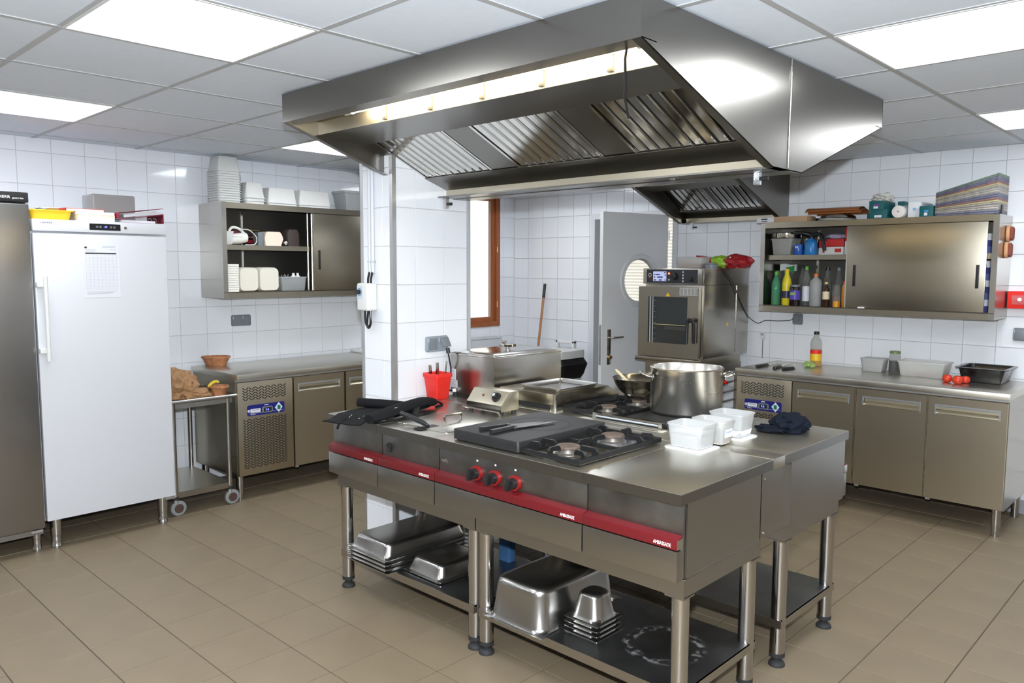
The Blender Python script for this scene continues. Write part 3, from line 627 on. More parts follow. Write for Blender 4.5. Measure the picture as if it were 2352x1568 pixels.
# ------------------------------------------------------------------ refrigerated counters
def cooler(label, loc, rz, temp):
    t = thing('refrigerated_counter', label, 'refrigerated counter', loc, rz, group='three door refrigerated counters')
    K = dict(local=True); HC, L, D = .88, 1.755, .69
    part('worktop', t, STEELT, box(0, L, -.012, D, .842, HC), bevel=.002, **K)
    part('body', t, STEELV, box(.005, L-.005, .03, D-.02, .165, .841), smooth=0, **K)
    part('top_rail', t, ALU, box(.005, L-.005, .008, .03, .828, .841), smooth=0, **K)
    mp = part('motor_panel', t, STEELC, box(.008, .428, .004, .028, .172, .822), bevel=.002, **K)
    slots = []
    for (zb, rows) in ((.695, 5), (.218, 19)):
        for c in range(14):
            for r in range(rows):
                slots.append(xf(box(-.0125, .0125, -.0006, .0006, -.0028, .0028), (.055+.0238*c, .0036, zb+.009+r*.0183), ry=(-.72 if c % 2 else .72)))
    part('vent_slots', mp, mat('slot_black', (.006, .006, .006), .8), *slots, smooth=0, kind='stuff', **K)
    lb = part('control_label', mp, BLUEST, loft([[(x, y, z) for x, z, y in [(p[0], p[1], yy) for p in rrect(.285, .076, .014, 0, .218, .622)]] for yy in (.0038, .0026)]), smooth=0, **K)
    part('maker_plate', lb, PAPER, box(.100, .175, .002, .0027, .606, .632), smooth=0, **K)
    lettering(lb, 'Diamond', .014, BLUEST, (.137, .0017, .625), (1, 0, 0), (0, 0, 1), local=True)
    part('maker_emblem', lb, PAPER, xf(lathe([(.010, 0), (.010, .0008)], seg=16), (.088, .0026, .620), rx=PI/2), **K)
    lettering(lb, 'Q', .014, BLUEST, (.0885, .0016, .620), (1, 0, 0), (0, 0, 1), local=True, name='emblem_letter')
    lettering(lb, 'Profi line', .010, INKW, (.118, .0022, .5935), (1, 0, 0), (0, 0, 1), local=True)
    th = part('thermostat', lb, GREYPL, loft([[(p[0], yy, p[1]) for p in rrect(.078, .042, .012, 0, .226, .618)] for yy in (.003, -.004)]), smooth=0, **K)
    part('thermostat_screen', th, BLACKPL, box(.196, .256, -.0048, -.0038, .604, .632), smooth=0, **K)
    lettering(th, temp, .022, BLUELED, (.222, -.0052, .618), (1, 0, 0), (0, 0, 1), local=True, name='temperature_digits')
    part('rule_line', lb, INKW, box(.085, .352, .0018, .0026, .6005, .6015), box(.205, .235, .0018, .0026, .648, .653), smooth=0, **K)
    dm = part('switch_diamond', lb, PAPER, loft([[(.315, y, .586+.068*0), (.345, y, .622), (.315, y, .658), (.285, y, .622)] for y in (.0028, .0014)]), smooth=0, **K)
    part('power_switch', dm, GREENSW, box(.304, .326, -.003, .0016, .607, .637), bevel=.001, **K)
    for k, (a, b) in enumerate(((.438, .864), (.881, 1.306), (1.320, 1.746))):
        d = part('door', t, STEELC, *[box(p, q, .0, .026, r, s) for p, q, r, s in subtract((a, b, .174, .822), [(a+.038, b-.038, .716, .770)])], smooth=0, **K)
        part('door_edge', d, BLACKPL, box(a+.006, b-.006, .026, .0295, .18, .816), smooth=0, **K)
        hz = part('recessed_handle', d, mat('handle_frame', (.60, .64, .72), .3, .9), *[box(p, q, -.003, .006, r, s) for p, q, r, s in subtract((a+.034, b-.034, .712, .774), [(a+.042, b-.042, .719, .764)])], smooth=0, **K)
        part('handle_scoop', hz, PALES, loft([[(x, .001, .718), (x, .022, .742), (x, .022, .768), (x, .026, .768), (x, .0255, .742), (x, .004, .716)] for x in (a+.04, b-.04)]), smooth=30, **K)
        part('hinge', d, ALU, box(a+.004, a+.03, .006, .02, .160, .173), smooth=0, **K)
    for x in (.03, L-.045):
        for y in (.05, D-.12):
            part('leg', t, STEELB, lathe([(.0225, 0), (.0225, .06), (.026, .062), (.026, .166)], (x, y, 0), 20), **K)
    return t
c_l = cooler('refrigerated counter along the left wall with a wicker basket on top', (-3.70, .385, 0), PI/2, '3.6')
c_r = cooler('refrigerated counter along the back wall with bottle, tubs and tomatoes on top', (-1.492, 3.19, 0), 0, '2.6')

# ------------------------------------------------------------------ wall cabinets
def wall_cabinet(label, loc, rz, L, D, z0, z1, open_to, door_to, sht):
    """local x along the front, y into the wall"""
    t = thing('wall_cabinet', label, 'wall cabinet', loc, rz); K = dict(local=True, smooth=0); fr, h = .034, z1-z0
    part('side', t, STEEL, box(0, .003, 0, D, 0, h), box(.003, fr, 0, .003, 0, h), **K); part('side', t, STEEL, box(L-.003, L, 0, D, 0, h), box(L-fr, L-.003, 0, .003, 0, h), **K)
    part('top', t, STEELV, box(.003, L-.003, 0.0, D, h-.003, h), box(fr, L-fr, 0, .003, h-.042, h-.003), **K)
    part('bottom', t, STEELV, box(.003, L-.003, 0.0, D, .040, .043), box(fr, L-fr, 0, .003, 0, .045), box(.003, L-.003, .003, D, 0, .003), **K)
    part('back', t, mat('shaded_back_steel', (.10, .095, .085), .5, .9), box(.003, L-.003, D-.004, D, .003, h-.003), **K)  # steel back darkened in colour for the shade inside the cabinet
    sh = part('shelf', t, STEELV, box(fr, L-fr, .045, D-.004, sht-.003, sht), box(fr, L-fr, .042, .045, sht-.036, sht), **K)
    part('back_post', t, STEELP, box(open_to*.45, open_to*.45+.016, D-.012, D-.0045, .043, h-.04), **K)
    part('door_post', t, STEELP, box(open_to-.004, open_to+.006, .044, .052, .043, h-.04), **K)
    a, b = door_to
    d = part('sliding_door', t, STEELV, box(a, b, .008, .022, .046, h-.044), local=True, bevel=.002)
    part('door_stile', d, STEELP, *[box(x0, x1, .006, .024, .047, h-.045) for x0, x1 in ((a-.006, a+.004),)], **K)
    d2 = part('sliding_door', t, STEELV, box(a+.03, b-.03, .028, .040, .046, h-.044), local=True, bevel=.002)
    for x in (a+.055, b-.045):
        hd = part('finger_grip', d, BLACKPL, box(x-.010, x+.010, .006, .0085, h*.5-.10-.035, h*.5+.05-.035), local=True, bevel=.002)
    return t
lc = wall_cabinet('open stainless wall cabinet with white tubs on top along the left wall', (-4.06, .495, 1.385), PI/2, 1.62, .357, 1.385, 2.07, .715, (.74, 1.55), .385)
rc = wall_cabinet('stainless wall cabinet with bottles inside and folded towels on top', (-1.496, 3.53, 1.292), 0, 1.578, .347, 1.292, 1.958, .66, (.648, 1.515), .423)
part('white_clip', rc, WHITEPL, box(-.755, -.71, 3.522, 3.53, 1.338, 1.348), smooth=0)

# ------------------------------------------------------------------ trolley
tr = thing('serving_trolley', 'steel wheeled trolley with a paper bag beside the white freezer', 'trolley', (-4.0, .13, 0))
X0, X1, Y0, Y1 = -4.29, -3.70, -.050, .318
for x in (X0, X1):
    for y in (Y0, Y1):
        lg = part('leg', tr, STEELB, cyl((x, y, .125), (x, y, .735), .016, 18))
        part('leg_collar', lg, RUBBER, cyl((x, y, .108), (x, y, .13), .02, 16))
        cz = part('castor', tr, ALU, cyl((x, y, .085), (x, y, .11), .016, 14), box(x-.012, x+.012, y-.004, y+.024, .045, .095))
        part('wheel', cz, WHEELG, xf(lathe([(.016, -.012), (.042, -.013), (.05, -.008), (.05, .008), (.042, .013), (.016, .012)], seg=24), (x, y+.015, .05), ry=PI/2), smooth=30)
        part('wheel_hub', cz, mat('brown_hub', (.10, .06, .05), .5, .4), cyl((x-.014, y+.015, .05), (x+.014, y+.015, .05), .030, 18))
part('top_shelf', tr, STEELT, box(X0-.025, X1+.005, Y0-.04, Y1+.03, .725, .735), smooth=0)
part('edge_tube', tr, STEELB, cyl((X1+.015, Y0-.042, .745), (X1+.015, Y1+.058, .745), .013, 14), cyl((X0-.03, Y0-.042, .745), (X0-.03, Y1+.05, .745), .013, 14))
part('apron', tr, STEEL, box(X1+.0, X1+.006, Y0-.03, Y1+.03, .700, .735), smooth=0)
ls = part('lower_shelf', tr, STEELT, box(X0-.02, X1+.01, Y0-.02, Y1+.012, .152, .156), smooth=0)
part('lower_shelf_edge', ls, STEEL, box(X1+.008, X1+.012, Y0-.02, Y1+.012, .118, .156), box(X0-.02, X1+.01, Y1+.010, Y1+.014, .118, .156), smooth=0)

# ------------------------------------------------------------------ combi oven on its stand
os_ = thing('oven_stand', 'open steel rack stand with tray runners under the combi oven', 'stand', (-1.98, 3.43, 0))
for x in (-2.225, -1.745):
    for y in (3.14, 3.70): part('leg', os_, STEEL, box(x-.018, x+.018, y-.018, y+.018, 0, .865), smooth=0)
part('frame', os_, STEEL, box(-2.245, -1.725, 3.12, 3.16, .80, .866), box(-2.245, -1.725, 3.68, 3.72, .80, .866), box(-2.245, -2.205, 3.16, 3.68, .80, .866), box(-1.765, -1.725, 3.16, 3.68, .80, .866), smooth=0)
for k in range(8):
    for x in (-2.21, -1.755): part('runner', os_, STEEL, box(x-.012, x+.012, 3.16, 3.68, .18+k*.075, .186+k*.075), smooth=0)
part('lower_shelf', os_, STEELT, box(-2.24, -1.73, 3.13, 3.71, .12, .14), smooth=0)
ov = thing('combi_oven', 'stainless combi oven with glass door and dark control panel', 'oven', (-1.98, 3.43, .866))
part('body', ov, STEEL, box(-2.245, -1.72, 3.105, 3.80, .93, 1.613), bevel=.003)
part('base', ov, STEELV, box(-2.225, -1.725, 3.09, 3.70, .866, .93), smooth=0)
cb = part('control_head', ov, STEEL, box(-2.243, -1.72, 3.065, 3.105, 1.492, 1.613), bevel=.003)
cp = part('control_panel', cb, mat('control_dark', (.028, .030, .036), .3), box(-2.207, -1.757, 3.061, 3.066, 1.500, 1.603), smooth=0)
def scr(x0, x1, z0, z1, m, nm, y=3.0605, p=None): return part(nm, p or cb, m, box(x0, x1, y-.0012, y, z0, z1), smooth=0)
SCREEN = mat('oven_screen', (.1, .1, .15), .4, emit=(.42, .47, .72), estr=.8)
s1 = scr(-2.147, -2.028, 1.514, 1.588, SCREEN, 'screen')
part('screen_print', cb, BLUEST, *[box(-2.14+a, -2.14+b, 3.0588, 3.0592, z, z+.009) for a, b, z in ((0, .012, 1.56), (.016, .055, 1.56), (0, .012, 1.54), (.03, .08, 1.54), (0, .02, 1.518), (.045, .075, 1.518), (.092, .107, 1.575), (.097, .107, 1.556), (.097, .107, 1.518))], smooth=0)
part('indicator', cb, mat('red_led', (.3, .02, .01), .4, emit=(1, .1, .03), estr=4), cyl((-2.004, 3.061, 1.573), (-2.004, 3.057, 1.573), .008, 14))
for z, x in ((1.525, -2.004), (1.584, -1.881), (1.561, -1.881), (1.538, -1.881), (1.515, -1.881)): part('button', cb, LGREY, cyl((x, 3.061, z), (x, 3.058, z), .008, 12))
part('power_key', cb, LGREY, xf(lathe([(.009, 0), (.015, 0), (.015, .002), (.009, .002)], seg=20, cap0=False, cap1=False), (-2.177, 3.061, 1.561), rx=PI/2))
part('power_led', cb, REDPL, cyl((-2.177, 3.061, 1.538), (-2.177, 3.059, 1.538), .006, 12))
for x, z, r in ((-1.952, 1.551, .028), (-1.809, 1.531, .018)): part('knob', cb, BLACKPL, cyl((x, 3.061, z), (x, 3.038, z), r, 22, r*.85), bevel=.002)
dv = part('door', ov, STEELV, *[box(a, b, 3.058, 3.098, c, d) for a, b, c, d in subtract((-2.277, -1.742, .930, 1.470), [(-2.186, -1.836, 1.035, 1.394)])], smooth=0)
part('door_glass', dv, mat('oven_glass', (.035, .04, .04), .06, spec=.6), box(-2.19, -1.832, 3.070, 3.074, 1.03, 1.398), smooth=0)
part('glass_edge', dv, LGREY, box(-2.176, -2.168, 3.064, 3.070, 1.035, 1.394), box(-2.152, -2.146, 3.064, 3.070, 1.035, 1.394), smooth=0)
part('oven_rack', dv, mat('rack_glint', (.5, .42, .2), .3, 1), cyl((-2.144, 3.068, 1.178), (-1.84, 3.068, 1.178), .003, 8))
part('oven_tray', dv, mat('tray_dim', (.10, .10, .095), .35, .8), box(-2.04, -1.84, 3.066, 3.070, 1.14, 1.165), smooth=0)
part('runner_pegs', dv, mat('rack_glint', (.5, .42, .2), .3, 1), *[box(-2.142, -2.122, 3.067, 3.070, 1.06+k*.043, 1.0625+k*.043) for k in range(8)], smooth=0)
hn = part('handle', dv, BLACKPL, tube(smooth_path([(-1.757, 3.03, 1.05), (-1.757, 3.025, 1.18), (-1.764, 3.02, 1.216), (-1.788, 3.018, 1.226), (-1.806, 3.014, 1.21), (-1.806, 3.008, 1.05)], 4), [.010]*2+[.012]*8+[.014]*6+[.012]*5, 10), cyl((-1.788, 3.06, 1.216), (-1.788, 3.018, 1.22), .014, 12))
part('warning_sticker', dv, mat('warning_yellow', (.85, .48, .02), .4), prism([(-2.028, 1.398), (-1.988, 1.398), (-2.008, 1.428)], 'y', 3.0565, 3.058), smooth=0)
lbx = part('instruction_label', dv, mat('label_grey', (.5, .5, .48), .5), box(-1.905, -1.748, 3.0568, 3.058, 1.408, 1.464), smooth=0)
part('label_print', lbx, mat('label_print_grey', (.30, .30, .29), .6), *[box(-1.90+.032*k, -1.874+.032*k, 3.0564, 3.0568, 1.412, 1.460) for k in range(5)], smooth=0)
part('drip_tray', ov, STEELV, box(-2.288, -1.725, 3.035, 3.10, .893, .922), bevel=.003)
part('side_seam', ov, BLACKPL, box(-1.7202, -1.7192, 3.10, 3.79, 1.486, 1.489), smooth=0)
part('side_panel', ov, STEEL, box(-1.7205, -1.716, 3.60, 3.80, .945, 1.48), smooth=0)
part('warning_sticker', ov, mat('warning_yellow', (.85, .48, .02), .4), prism([(3.444, 1.168), (3.476, 1.168), (3.46, 1.196)], 'x', -1.7205, -1.7185), smooth=0)
part('brand_plate', ov, PAPER, box(-1.905, -1.85, 3.0885, 3.0905, .872, .890), smooth=0)
part('emergency_stop', os_, mat('stop_yellow', (.85, .6, .03), .4), xf(lathe([(.024, 0), (.024, .02)], seg=18), (-1.70, 3.35, .735), ry=PI/2)); part('stop_collar', os_, mat('stop_blue', (.02, .08, .5), .4), xf(lathe([(.026, 0), (.026, .006)], seg=18), (-1.68, 3.35, .735), ry=PI/2)); part('stop_button', os_, REDPL, xf(lathe([(.014, 0), (.014, .03)], seg=14), (-1.674, 3.35, .735), ry=PI/2))

# ------------------------------------------------------------------ things on the island
def px(u, v, x=None, y=None, z=None):
    if x is not None: return hit(u, v, (x, 0, 0), (1, 0, 0))
    if y is not None: return hit(u, v, (0, y, 0), (0, 1, 0))
    return hit(u, v, (0, 0, z), (0, 0, 1))
# knife roll
kr = thing('knife_roll', 'black fabric knife roll lying open over the island edge', 'knife roll', (-1.80, .15, ZI))
def drape(P1, P2, P3, P4, z, nx=14, ny=18, amp=.006, thick=.006):
    top = []
    for j in range(ny+1):
        for i in range(nx+1):
            s, t = i/nx, j/ny; p = Vector(P1)*(1-s)*(1-t)+Vector(P2)*s*(1-t)+Vector(P3)*s*t+Vector(P4)*(1-s)*t
            h = z+amp*(1+noise.noise(Vector((p.x*14, p.y*14, 3.3))))
            if p.y < .0: h -= min(.0, 0)+.35*min(.05, -p.y)*(1 if p.y < 0 else 0)
            top.append((p.x, p.y, h))
    n = (nx+1)*(ny+1); bot = [(a, b, c-thick) for a, b, c in top]; F = []
    for j in range(ny):
        for i in range(nx):
            k = j*(nx+1)+i; F.append((k, k+1, k+nx+2, k+nx+1)); F.append((n+k, n+k+nx+1, n+k+nx+2, n+k+1))
    edge = [i for i in range(nx+1)]+[j*(nx+1)+nx for j in range(1, ny+1)]+[ny*(nx+1)+i for i in range(nx-1, -1, -1)]+[j*(nx+1) for j in range(ny-1, 0, -1)]
    for a, b in zip(edge, edge[1:]+edge[:1]): F.append((a, n+a, n+b, b))
    return top+bot, F
part('sheet', kr, BLACKFAB, drape((-1.885, -.105, 0), (-1.655, -.055, 0), (-1.74, .44, 0), (-2.0, .36, 0), ZI+.007))
fl_pts = [(-1.635, -.02, ZI+.022), (-1.640, .05, ZI+.030), (-1.665, .16, ZI+.040), (-1.695, .30, ZI+.048), (-1.735, .41, ZI+.045), (-1.75, .45, ZI+.03)]
def strip(pts, w, h):
    rings = []
    P = smooth_path(pts, 4)
    for i, p in enumerate(P):
        t = (P[min(i+1, len(P)-1)]-P[max(i-1, 0)]); t.z = 0; t.normalize(); n = Vector((-t.y, t.x, 0)); k = i/(len(P)-1); ww = w*(.5+.5*min(1, 6*k*(1-k)+.3)); hh = h
        rings.append([tuple(p+n*ww*math.cos(a)+Vector((0, 0, hh*math.sin(a)))) for a in [2*PI*q/12 for q in range(12)]])
    return loft(rings)
flp = part('padded_flap', kr, BLACKFAB, strip([Vector(p) for p in fl_pts], .055, .020))
part('rolled_edge', kr, BLACKFAB, tube(smooth_path([(-1.985, .17, ZI+.036), (-1.90, .22, ZI+.034), (-1.82, .27, ZI+.030), (-1.76, .32, ZI+.022)], 4), .023, 12))
for p in ((-1.625, .09), (-1.648, .26)): part('buckle', flp, BLACKPL, xf(box(-.006, .006, -.016, .016, -.03, .012), (p[0]+.012, p[1], ZI+.032), ry=.35), bevel=.002)
part('strap', kr, BLACKFAB, tube(smooth_path([(-1.80, -.03, ZI+.002), (-1.79, -.075, ZI-.012), (-1.775, -.095, ZI-.03)], 4), .006, 6)); part('strap', kr, BLACKFAB, tube(smooth_path([(-1.745, .43, ZI+.03), (-1.755, .49, ZI+.028), (-1.765, .54, ZI+.006), (-1.735, .47, ZI+.006)], 5), .006, 6))
part('clear_pocket', kr, mat('pocket_grey', (.22, .22, .23), .2), drape((-1.79, .10, 0), (-1.73, .11, 0), (-1.77, .28, 0), (-1.83, .27, 0), ZI+.010, 6, 6, .006, .001))
for x, y in ((-1.80, .0), (-1.77, -.03), (-1.71, -.02), (-1.74, .03)): part('press_stud', kr, STEELP, xf(lathe([(.004, 0), (.003, .002), (.0005, .003)], seg=10), (x, y, ZI+.015)))
part('logo_mark', flp, INKW, *[xf(box(-.0008, .0008, -.003, .003, -.006, .006), (-1.632-.0014*k*.9, .135+.0085*k, ZI+.052), ry=-.8, rx=.3) for k in range(6)], smooth=0)
# fryer basket handle
part('basket_handle', u2, BLACKPL, tube([(-1.36, .105, ZI+.012), (-1.395, .103, ZI+.022), (-1.50, .098, ZI+.040), (-1.545, .096, ZI+.047)], [.007, .012, .013, .011], 10))
part('basket_wire', u2, STEELP, tube(smooth_path([(-1.515, .08, ZI+.006), (-1.50, .075, ZI+.008), (-1.49, .09, ZI+.006)], 4), .003, 8))
# fryer heating head
fb = thing('fryer_control_head', 'box shaped fryer head with black dial standing on the fryer', 'control box', (-1.46, .61, ZI))
part('housing', fb, mat('pale_steel', (.62, .57, .45), .35, 1, rvar=.06), prism([(.545, ZI+.018), (.545, ZI+.050), (.597, ZI+.112), (.668, ZI+.112), (.668, ZI+.018)], 'x', -1.582, -1.336), bevel=.003)
part('front_plate', fb, STEELH, box(-1.580, -1.338, .542, .5465, ZI+.018, ZI+.049), smooth=0)
part('front_rail', fb, STEELP, tube(smooth_path([(-1.59, .545, ZI+.004), (-1.588, .53, ZI+.018), (-1.57, .525, ZI+.020), (-1.36, .525, ZI+.020), (-1.342, .528, ZI+.018), (-1.340, .54, ZI+.003)], 4), .0045, 8))
sl = Vector((0, -.062, .052)).normalized()
dk = part('dial', fb, BLACKPL, cyl((-1.395, .573, ZI+.080), tuple(Vector((-1.395, .573, ZI+.080))+sl*.012), .026, 24, .024)); part('dial_cap', dk, BLACKPL, cyl(tuple(Vector((-1.395, .573, ZI+.080))+sl*.012), tuple(Vector((-1.395, .573, ZI+.080))+sl*.03), .014, 20, .013)); part('dial_face', dk, LGREY, cyl(tuple(Vector((-1.395, .573, ZI+.080))+sl*.03), tuple(Vector((-1.395, .573, ZI+.080))+sl*.031), .009, 16))
part('indicator_lamp', fb, mat('dark_red_lamp', (.15, .01, .01), .3), cyl((-1.49, .574, ZI+.082), tuple(Vector((-1.49, .574, ZI+.082))+sl*.004), .006, 12))
for x in (-1.565, -1.355):
    for y in (.562, .65): part('foot', fb, RUBBER, cyl((x, y, ZI), (x, y, ZI+.02), .012, 12))
# red utensil bin
bn = thing('utensil_bin', 'red square plastic bin with utensils against the column', 'bin', (-1.952, .672, ZI))
part('bucket', bn, REDPL, tub(.112, .112, .142, .014, .012, .003, .006, .02, (-1.952, .672, ZI)), smooth=40)
for k, (dx, dy, h, tx, ty, m, nm, lb) in enumerate(((-.03, -.03, .185, .0, .0, STEELP, 'ladle', 'steel utensil handle standing upright in the red bin'), (-.028, .022, .195, .0, .0, STEELP, 'ladle', 'second steel utensil handle standing in the red bin'), (.022, .034, .205, .0, .012, STEELB, 'spoon', 'long thin steel spoon leaning out of the red bin'), (.026, -.022, .172, .004, .0, mat('dark_red_handle', (.2, .01, .012), .4), 'spatula', 'dark red handled spatula in the red bin'))):
    b0 = Vector((-1.952+dx*.75, .672+dy*.75, ZI+.006)); b1 = Vector((-1.952+dx+tx, .672+dy+ty, ZI+h))
    single(nm, lb, 'utensil', m, tube([tuple(b0), tuple(b0.lerp(b1, .6)), tuple(b0.lerp(b1, .7)), tuple(b1)], [.004, .004, .010 if k < 2 else .005, .009 if k < 2 else .004], 10), xf(lathe([(.001, 0), (.012, .004), (.014, .012)], seg=12), tuple(b0)), group='utensils in the red bin')
# bain marie
bm_ = thing('bain_marie', 'stainless counter top bain marie with a lidded pan', 'bain marie', (-1.815, 1.075, ZI))
part('body', bm_, STEEL, box(-1.99, -1.64, .80, 1.352, ZI+.018, 1.128), bevel=.004)
part('rim', bm_, STEELP, box(-1.994, -1.636, .796, 1.356, 1.126, 1.136), bevel=.003)
for x in (-1.97, -1.66):
    for y in (.82, 1.33): part('foot', bm_, RUBBER, cyl((x, y, ZI), (x, y, ZI+.02), .014, 12))
lid = part('lid', bm_, STEELP, loft([rrect(.33, .535, .03, z, -1.815, 1.075) for z in (1.137, 1.141)]+[rrect(.30, .50, .03, 1.143, -1.815, 1.075), rrect(.26, .46, .03, 1.150, -1.815, 1.075), rrect(.24, .44, .03, 1.149, -1.815, 1.075)]), smooth=40)
part('lid_knob', lid, STEELP, lathe([(.012, 1.149), (.014, 1.158), (.046, 1.162), (.050, 1.170), (.046, 1.177), (.03, 1.180), (.001, 1.181)], (-1.82, 1.09, 0), 28))
part('pan_rim', bm_, STEELG, loft([rrect(.345, .548, .02, z, -1.815, 1.075) for z in (1.135, 1.138)]))
rp_ = part('rating_plate', bm_, mat('plate_lilac', (.55, .54, .58), .5), box(-1.985, -1.945, .7985, .8, .985, 1.045), box(-1.985, -1.932, .7985, .8, .94, .983), smooth=0)
part('plate_print', rp_, INKG, *[box(-1.982, -1.982+w, .798, .7985, z, z+.0025) for w, z in ((.03, 1.036), (.024, 1.028), (.03, 1.012), (.026, 1.002), (.045, .972), (.03, .962), (.046, .955), (.04, .948))], smooth=0)
part('power_cord', bm_, BLACKPL, tube(smooth_path([(-1.972, .768, 1.136), (-1.968, .775, 1.09), (-1.975, .79, 1.03), (-2.005, .785, .97), (-2.01, .765, .945), (-1.99, .765, .930), (-1.955, .782, .925)], 5), .0042, 8))
cg = part('cable_gland', bm_, WHITEPL, cyl((-1.945, .80, .925), (-1.955, .782, .925), .011, 12), bevel=.001)
# food warmer and its tray
wm = thing('food_warmer', 'low stainless food warmer with slotted base behind the fryer head', 'food warmer', (-1.40, 1.08, ZI))
part('housing', wm, STEELV, prism([(.80, ZI+.034), (.80, .984), (1.24, .984), (1.355, ZI+.034)], 'x', -1.60, -1.212), bevel=.004)
part('plinth', wm, STEEL, box(-1.60, -1.545, .801, 1.33, ZI, ZI+.034), box(-1.6, -1.212, 1.33, 1.354, ZI, ZI+.034), smooth=0); part('plinth', wm, STEEL, box(-1.245, -1.212, .801, .86, ZI, ZI+.034), smooth=0)
part('heater_recess', wm, mat('recess_dark', (.02, .02, .021), .5), box(-1.545, -1.235, .815, 1.33, ZI, ZI+.033), smooth=0)
part('corner_post', wm, STEELP, cyl((-1.218, .806, ZI), (-1.218, .806, .982), .010, 16))
part('front_lip', wm, STEELP, box(-1.545, -1.245, .799, .803, ZI, ZI+.010), smooth=0)
gt = single('gastronorm_tray', 'empty shiny gastronorm tray set on the food warmer', 'tray', STEELG, tub(.262, .322, .022, .006, .02, .002, .008, .003, (-1.348, .995, .9845)), smooth=40)
# wok with spatula, stock pot
wc = Vector((-1.03, 1.28, ZI+.046))
wk = thing('wok', 'round bottomed steel wok on the rear burners', 'wok', (wc.x, wc.y, ZI+.046))
prof = [(.045, 0), (.075, .008), (.105, .035), (.125, .066), (.137, .096), (.141, .100), (.139, .102), (.133, .097), (.120, .066), (.098, .036), (.070, .012), (.04, .006)]
part('bowl', wk, mat('wok_steel', (.42, .39, .34), .22, 1, rvar=.08), lathe([(a*1.09, b) for a, b in prof], (wc.x, wc.y, ZI+.046), 40), smooth=60)
part('handle', wk, STEELP, tube(smooth_path([(wc.x-.03, wc.y+.145, ZI+.135), (wc.x-.03, wc.y+.185, ZI+.152), (wc.x+.03, wc.y+.185, ZI+.152), (wc.x+.03, wc.y+.145, ZI+.135)], 4), .005, 8))
sp0, sp1 = Vector((wc.x-.02, wc.y-.01, ZI+.074)), px(1414, 848, y=wc.y-.03)
single('wooden_spatula', 'pale wooden spatula leaning in the wok', 'spatula', mat('pale_wood', (.62, .52, .33), .6), tube([tuple(sp0), tuple(sp0.lerp(sp1, .3)), tuple(sp0.lerp(sp1, .92)), tuple(sp1)], [.010, .0085, .008, .004], 10))
PC_, PRd, PZ = (-.705, 1.185), .172, ZI+.0211
pot = thing('stock_pot', 'large stainless stock pot with side handles on the rear plate', 'pot', (PC_[0], PC_[1], PZ))
part('vessel', pot, mat('pot_steel', (.60, .58, .54), .28, 1, rvar=.02, stretch=(1, 1, 8)), lathe([(.160, 0), (.168, .004), (.172, .014), (.172, .212), (.176, .216), (.176, .221), (.172, .223), (.168, .219), (.168, .014), (.15, .006)], (*PC_, PZ), 64), smooth=50)
for sgn in (1, -1):
    d_ = (CR*sgn); d_ = Vector((d_.x, d_.y, 0)).normalized(); n_ = Vector((-d_.y, d_.x, 0)); c_ = Vector((*PC_, PZ+.175))+d_*.170
    part('handle', pot, STEELP, tube(smooth_path([c_-n_*.05, c_-n_*.05+d_*.02+Vector((0, 0, .004)), c_-n_*.035+d_*.05+Vector((0, 0, .016)), c_+n_*.035+d_*.05+Vector((0, 0, .016)), c_+n_*.05+d_*.02+Vector((0, 0, .004)), c_+n_*.05], 4), .006, 10), *[cyl(tuple(c_+n_*q-d_*.001), tuple(c_+n_*q+d_*.005), .014, 14) for q in (-.05, .05)])
# three tubs on their lids
for k, (cy, w, d, h, fill, fm, nm) in enumerate(((.612, .160, .135, .095, .06, mat('flour_white', (.9, .9, .88), .8), 'white plastic tub half full of flour at the front of the row'), (.7400, .150, .105, .098, .07, mat('cream_fill', (.82, .70, .56), .8), 'white plastic tub with a handwritten label in the middle of the row'), (.925, .155, .13, .100, .03, mat('flour_white', (.9, .9, .88), .8), 'white plastic tub nearest the navy cloth'))):
    cx = (-.330, -.308, -.322)[k]
    t = thing('plastic_tub', nm, 'tub', (cx, cy, ZI), group='white tubs on the island')
    if k != 1: part('lid', t, WHITEPL, loft([rrect(w+.016, d+.02, .02, ZI+z, cx+.004, cy-.004) for z in (0, .005)]), smooth=30)
    zb = ZI+.005
    part('box', t, TRANSW, tub(w, d, h, .012, .022, .002, .004, .006, (cx, cy, zb)), smooth=40)
    part('contents', t, fm, loft([rrect(w-.026, d-.026, .015, zb+.003, cx, cy), rrect(w-.014, d-.014, .017, zb+fill, cx, cy)]), smooth=30)
    if k == 1:
        lb = part('paper_label', t, PAPER, box(cx+w/2-.006, cx+w/2-.004, cy-.03, cy+.03, zb+.03, zb+.07), smooth=0); lb.rotation_euler = (0, 0, 0)
        part('handwriting', lb, mat('blue_pen', (.1, .2, .6), .6), *[xf(box(-.0004, .0004, -.004, .004, -.001, .001), (cx+w/2-.0036, cy-.022+.009*q, zb+.05+.003*(q % 2)), rx=.7*(-1)**q) for q in range(6)], smooth=0)
# navy cloth
single('crumpled_cloth', 'crumpled navy cleaning cloth on the island corner', 'cloth', NAVYFAB, blob(.075, 4, .35, 2.2, 5, (1.05, 1.2, .62), -.030), xf(blob(.05, 3, .4, 2.5, 9, (1.4, .9, .35), -.012), (-.055, -.075, -.018)), loc=(-.185, 1.205, ZI+.0305), smooth=60)
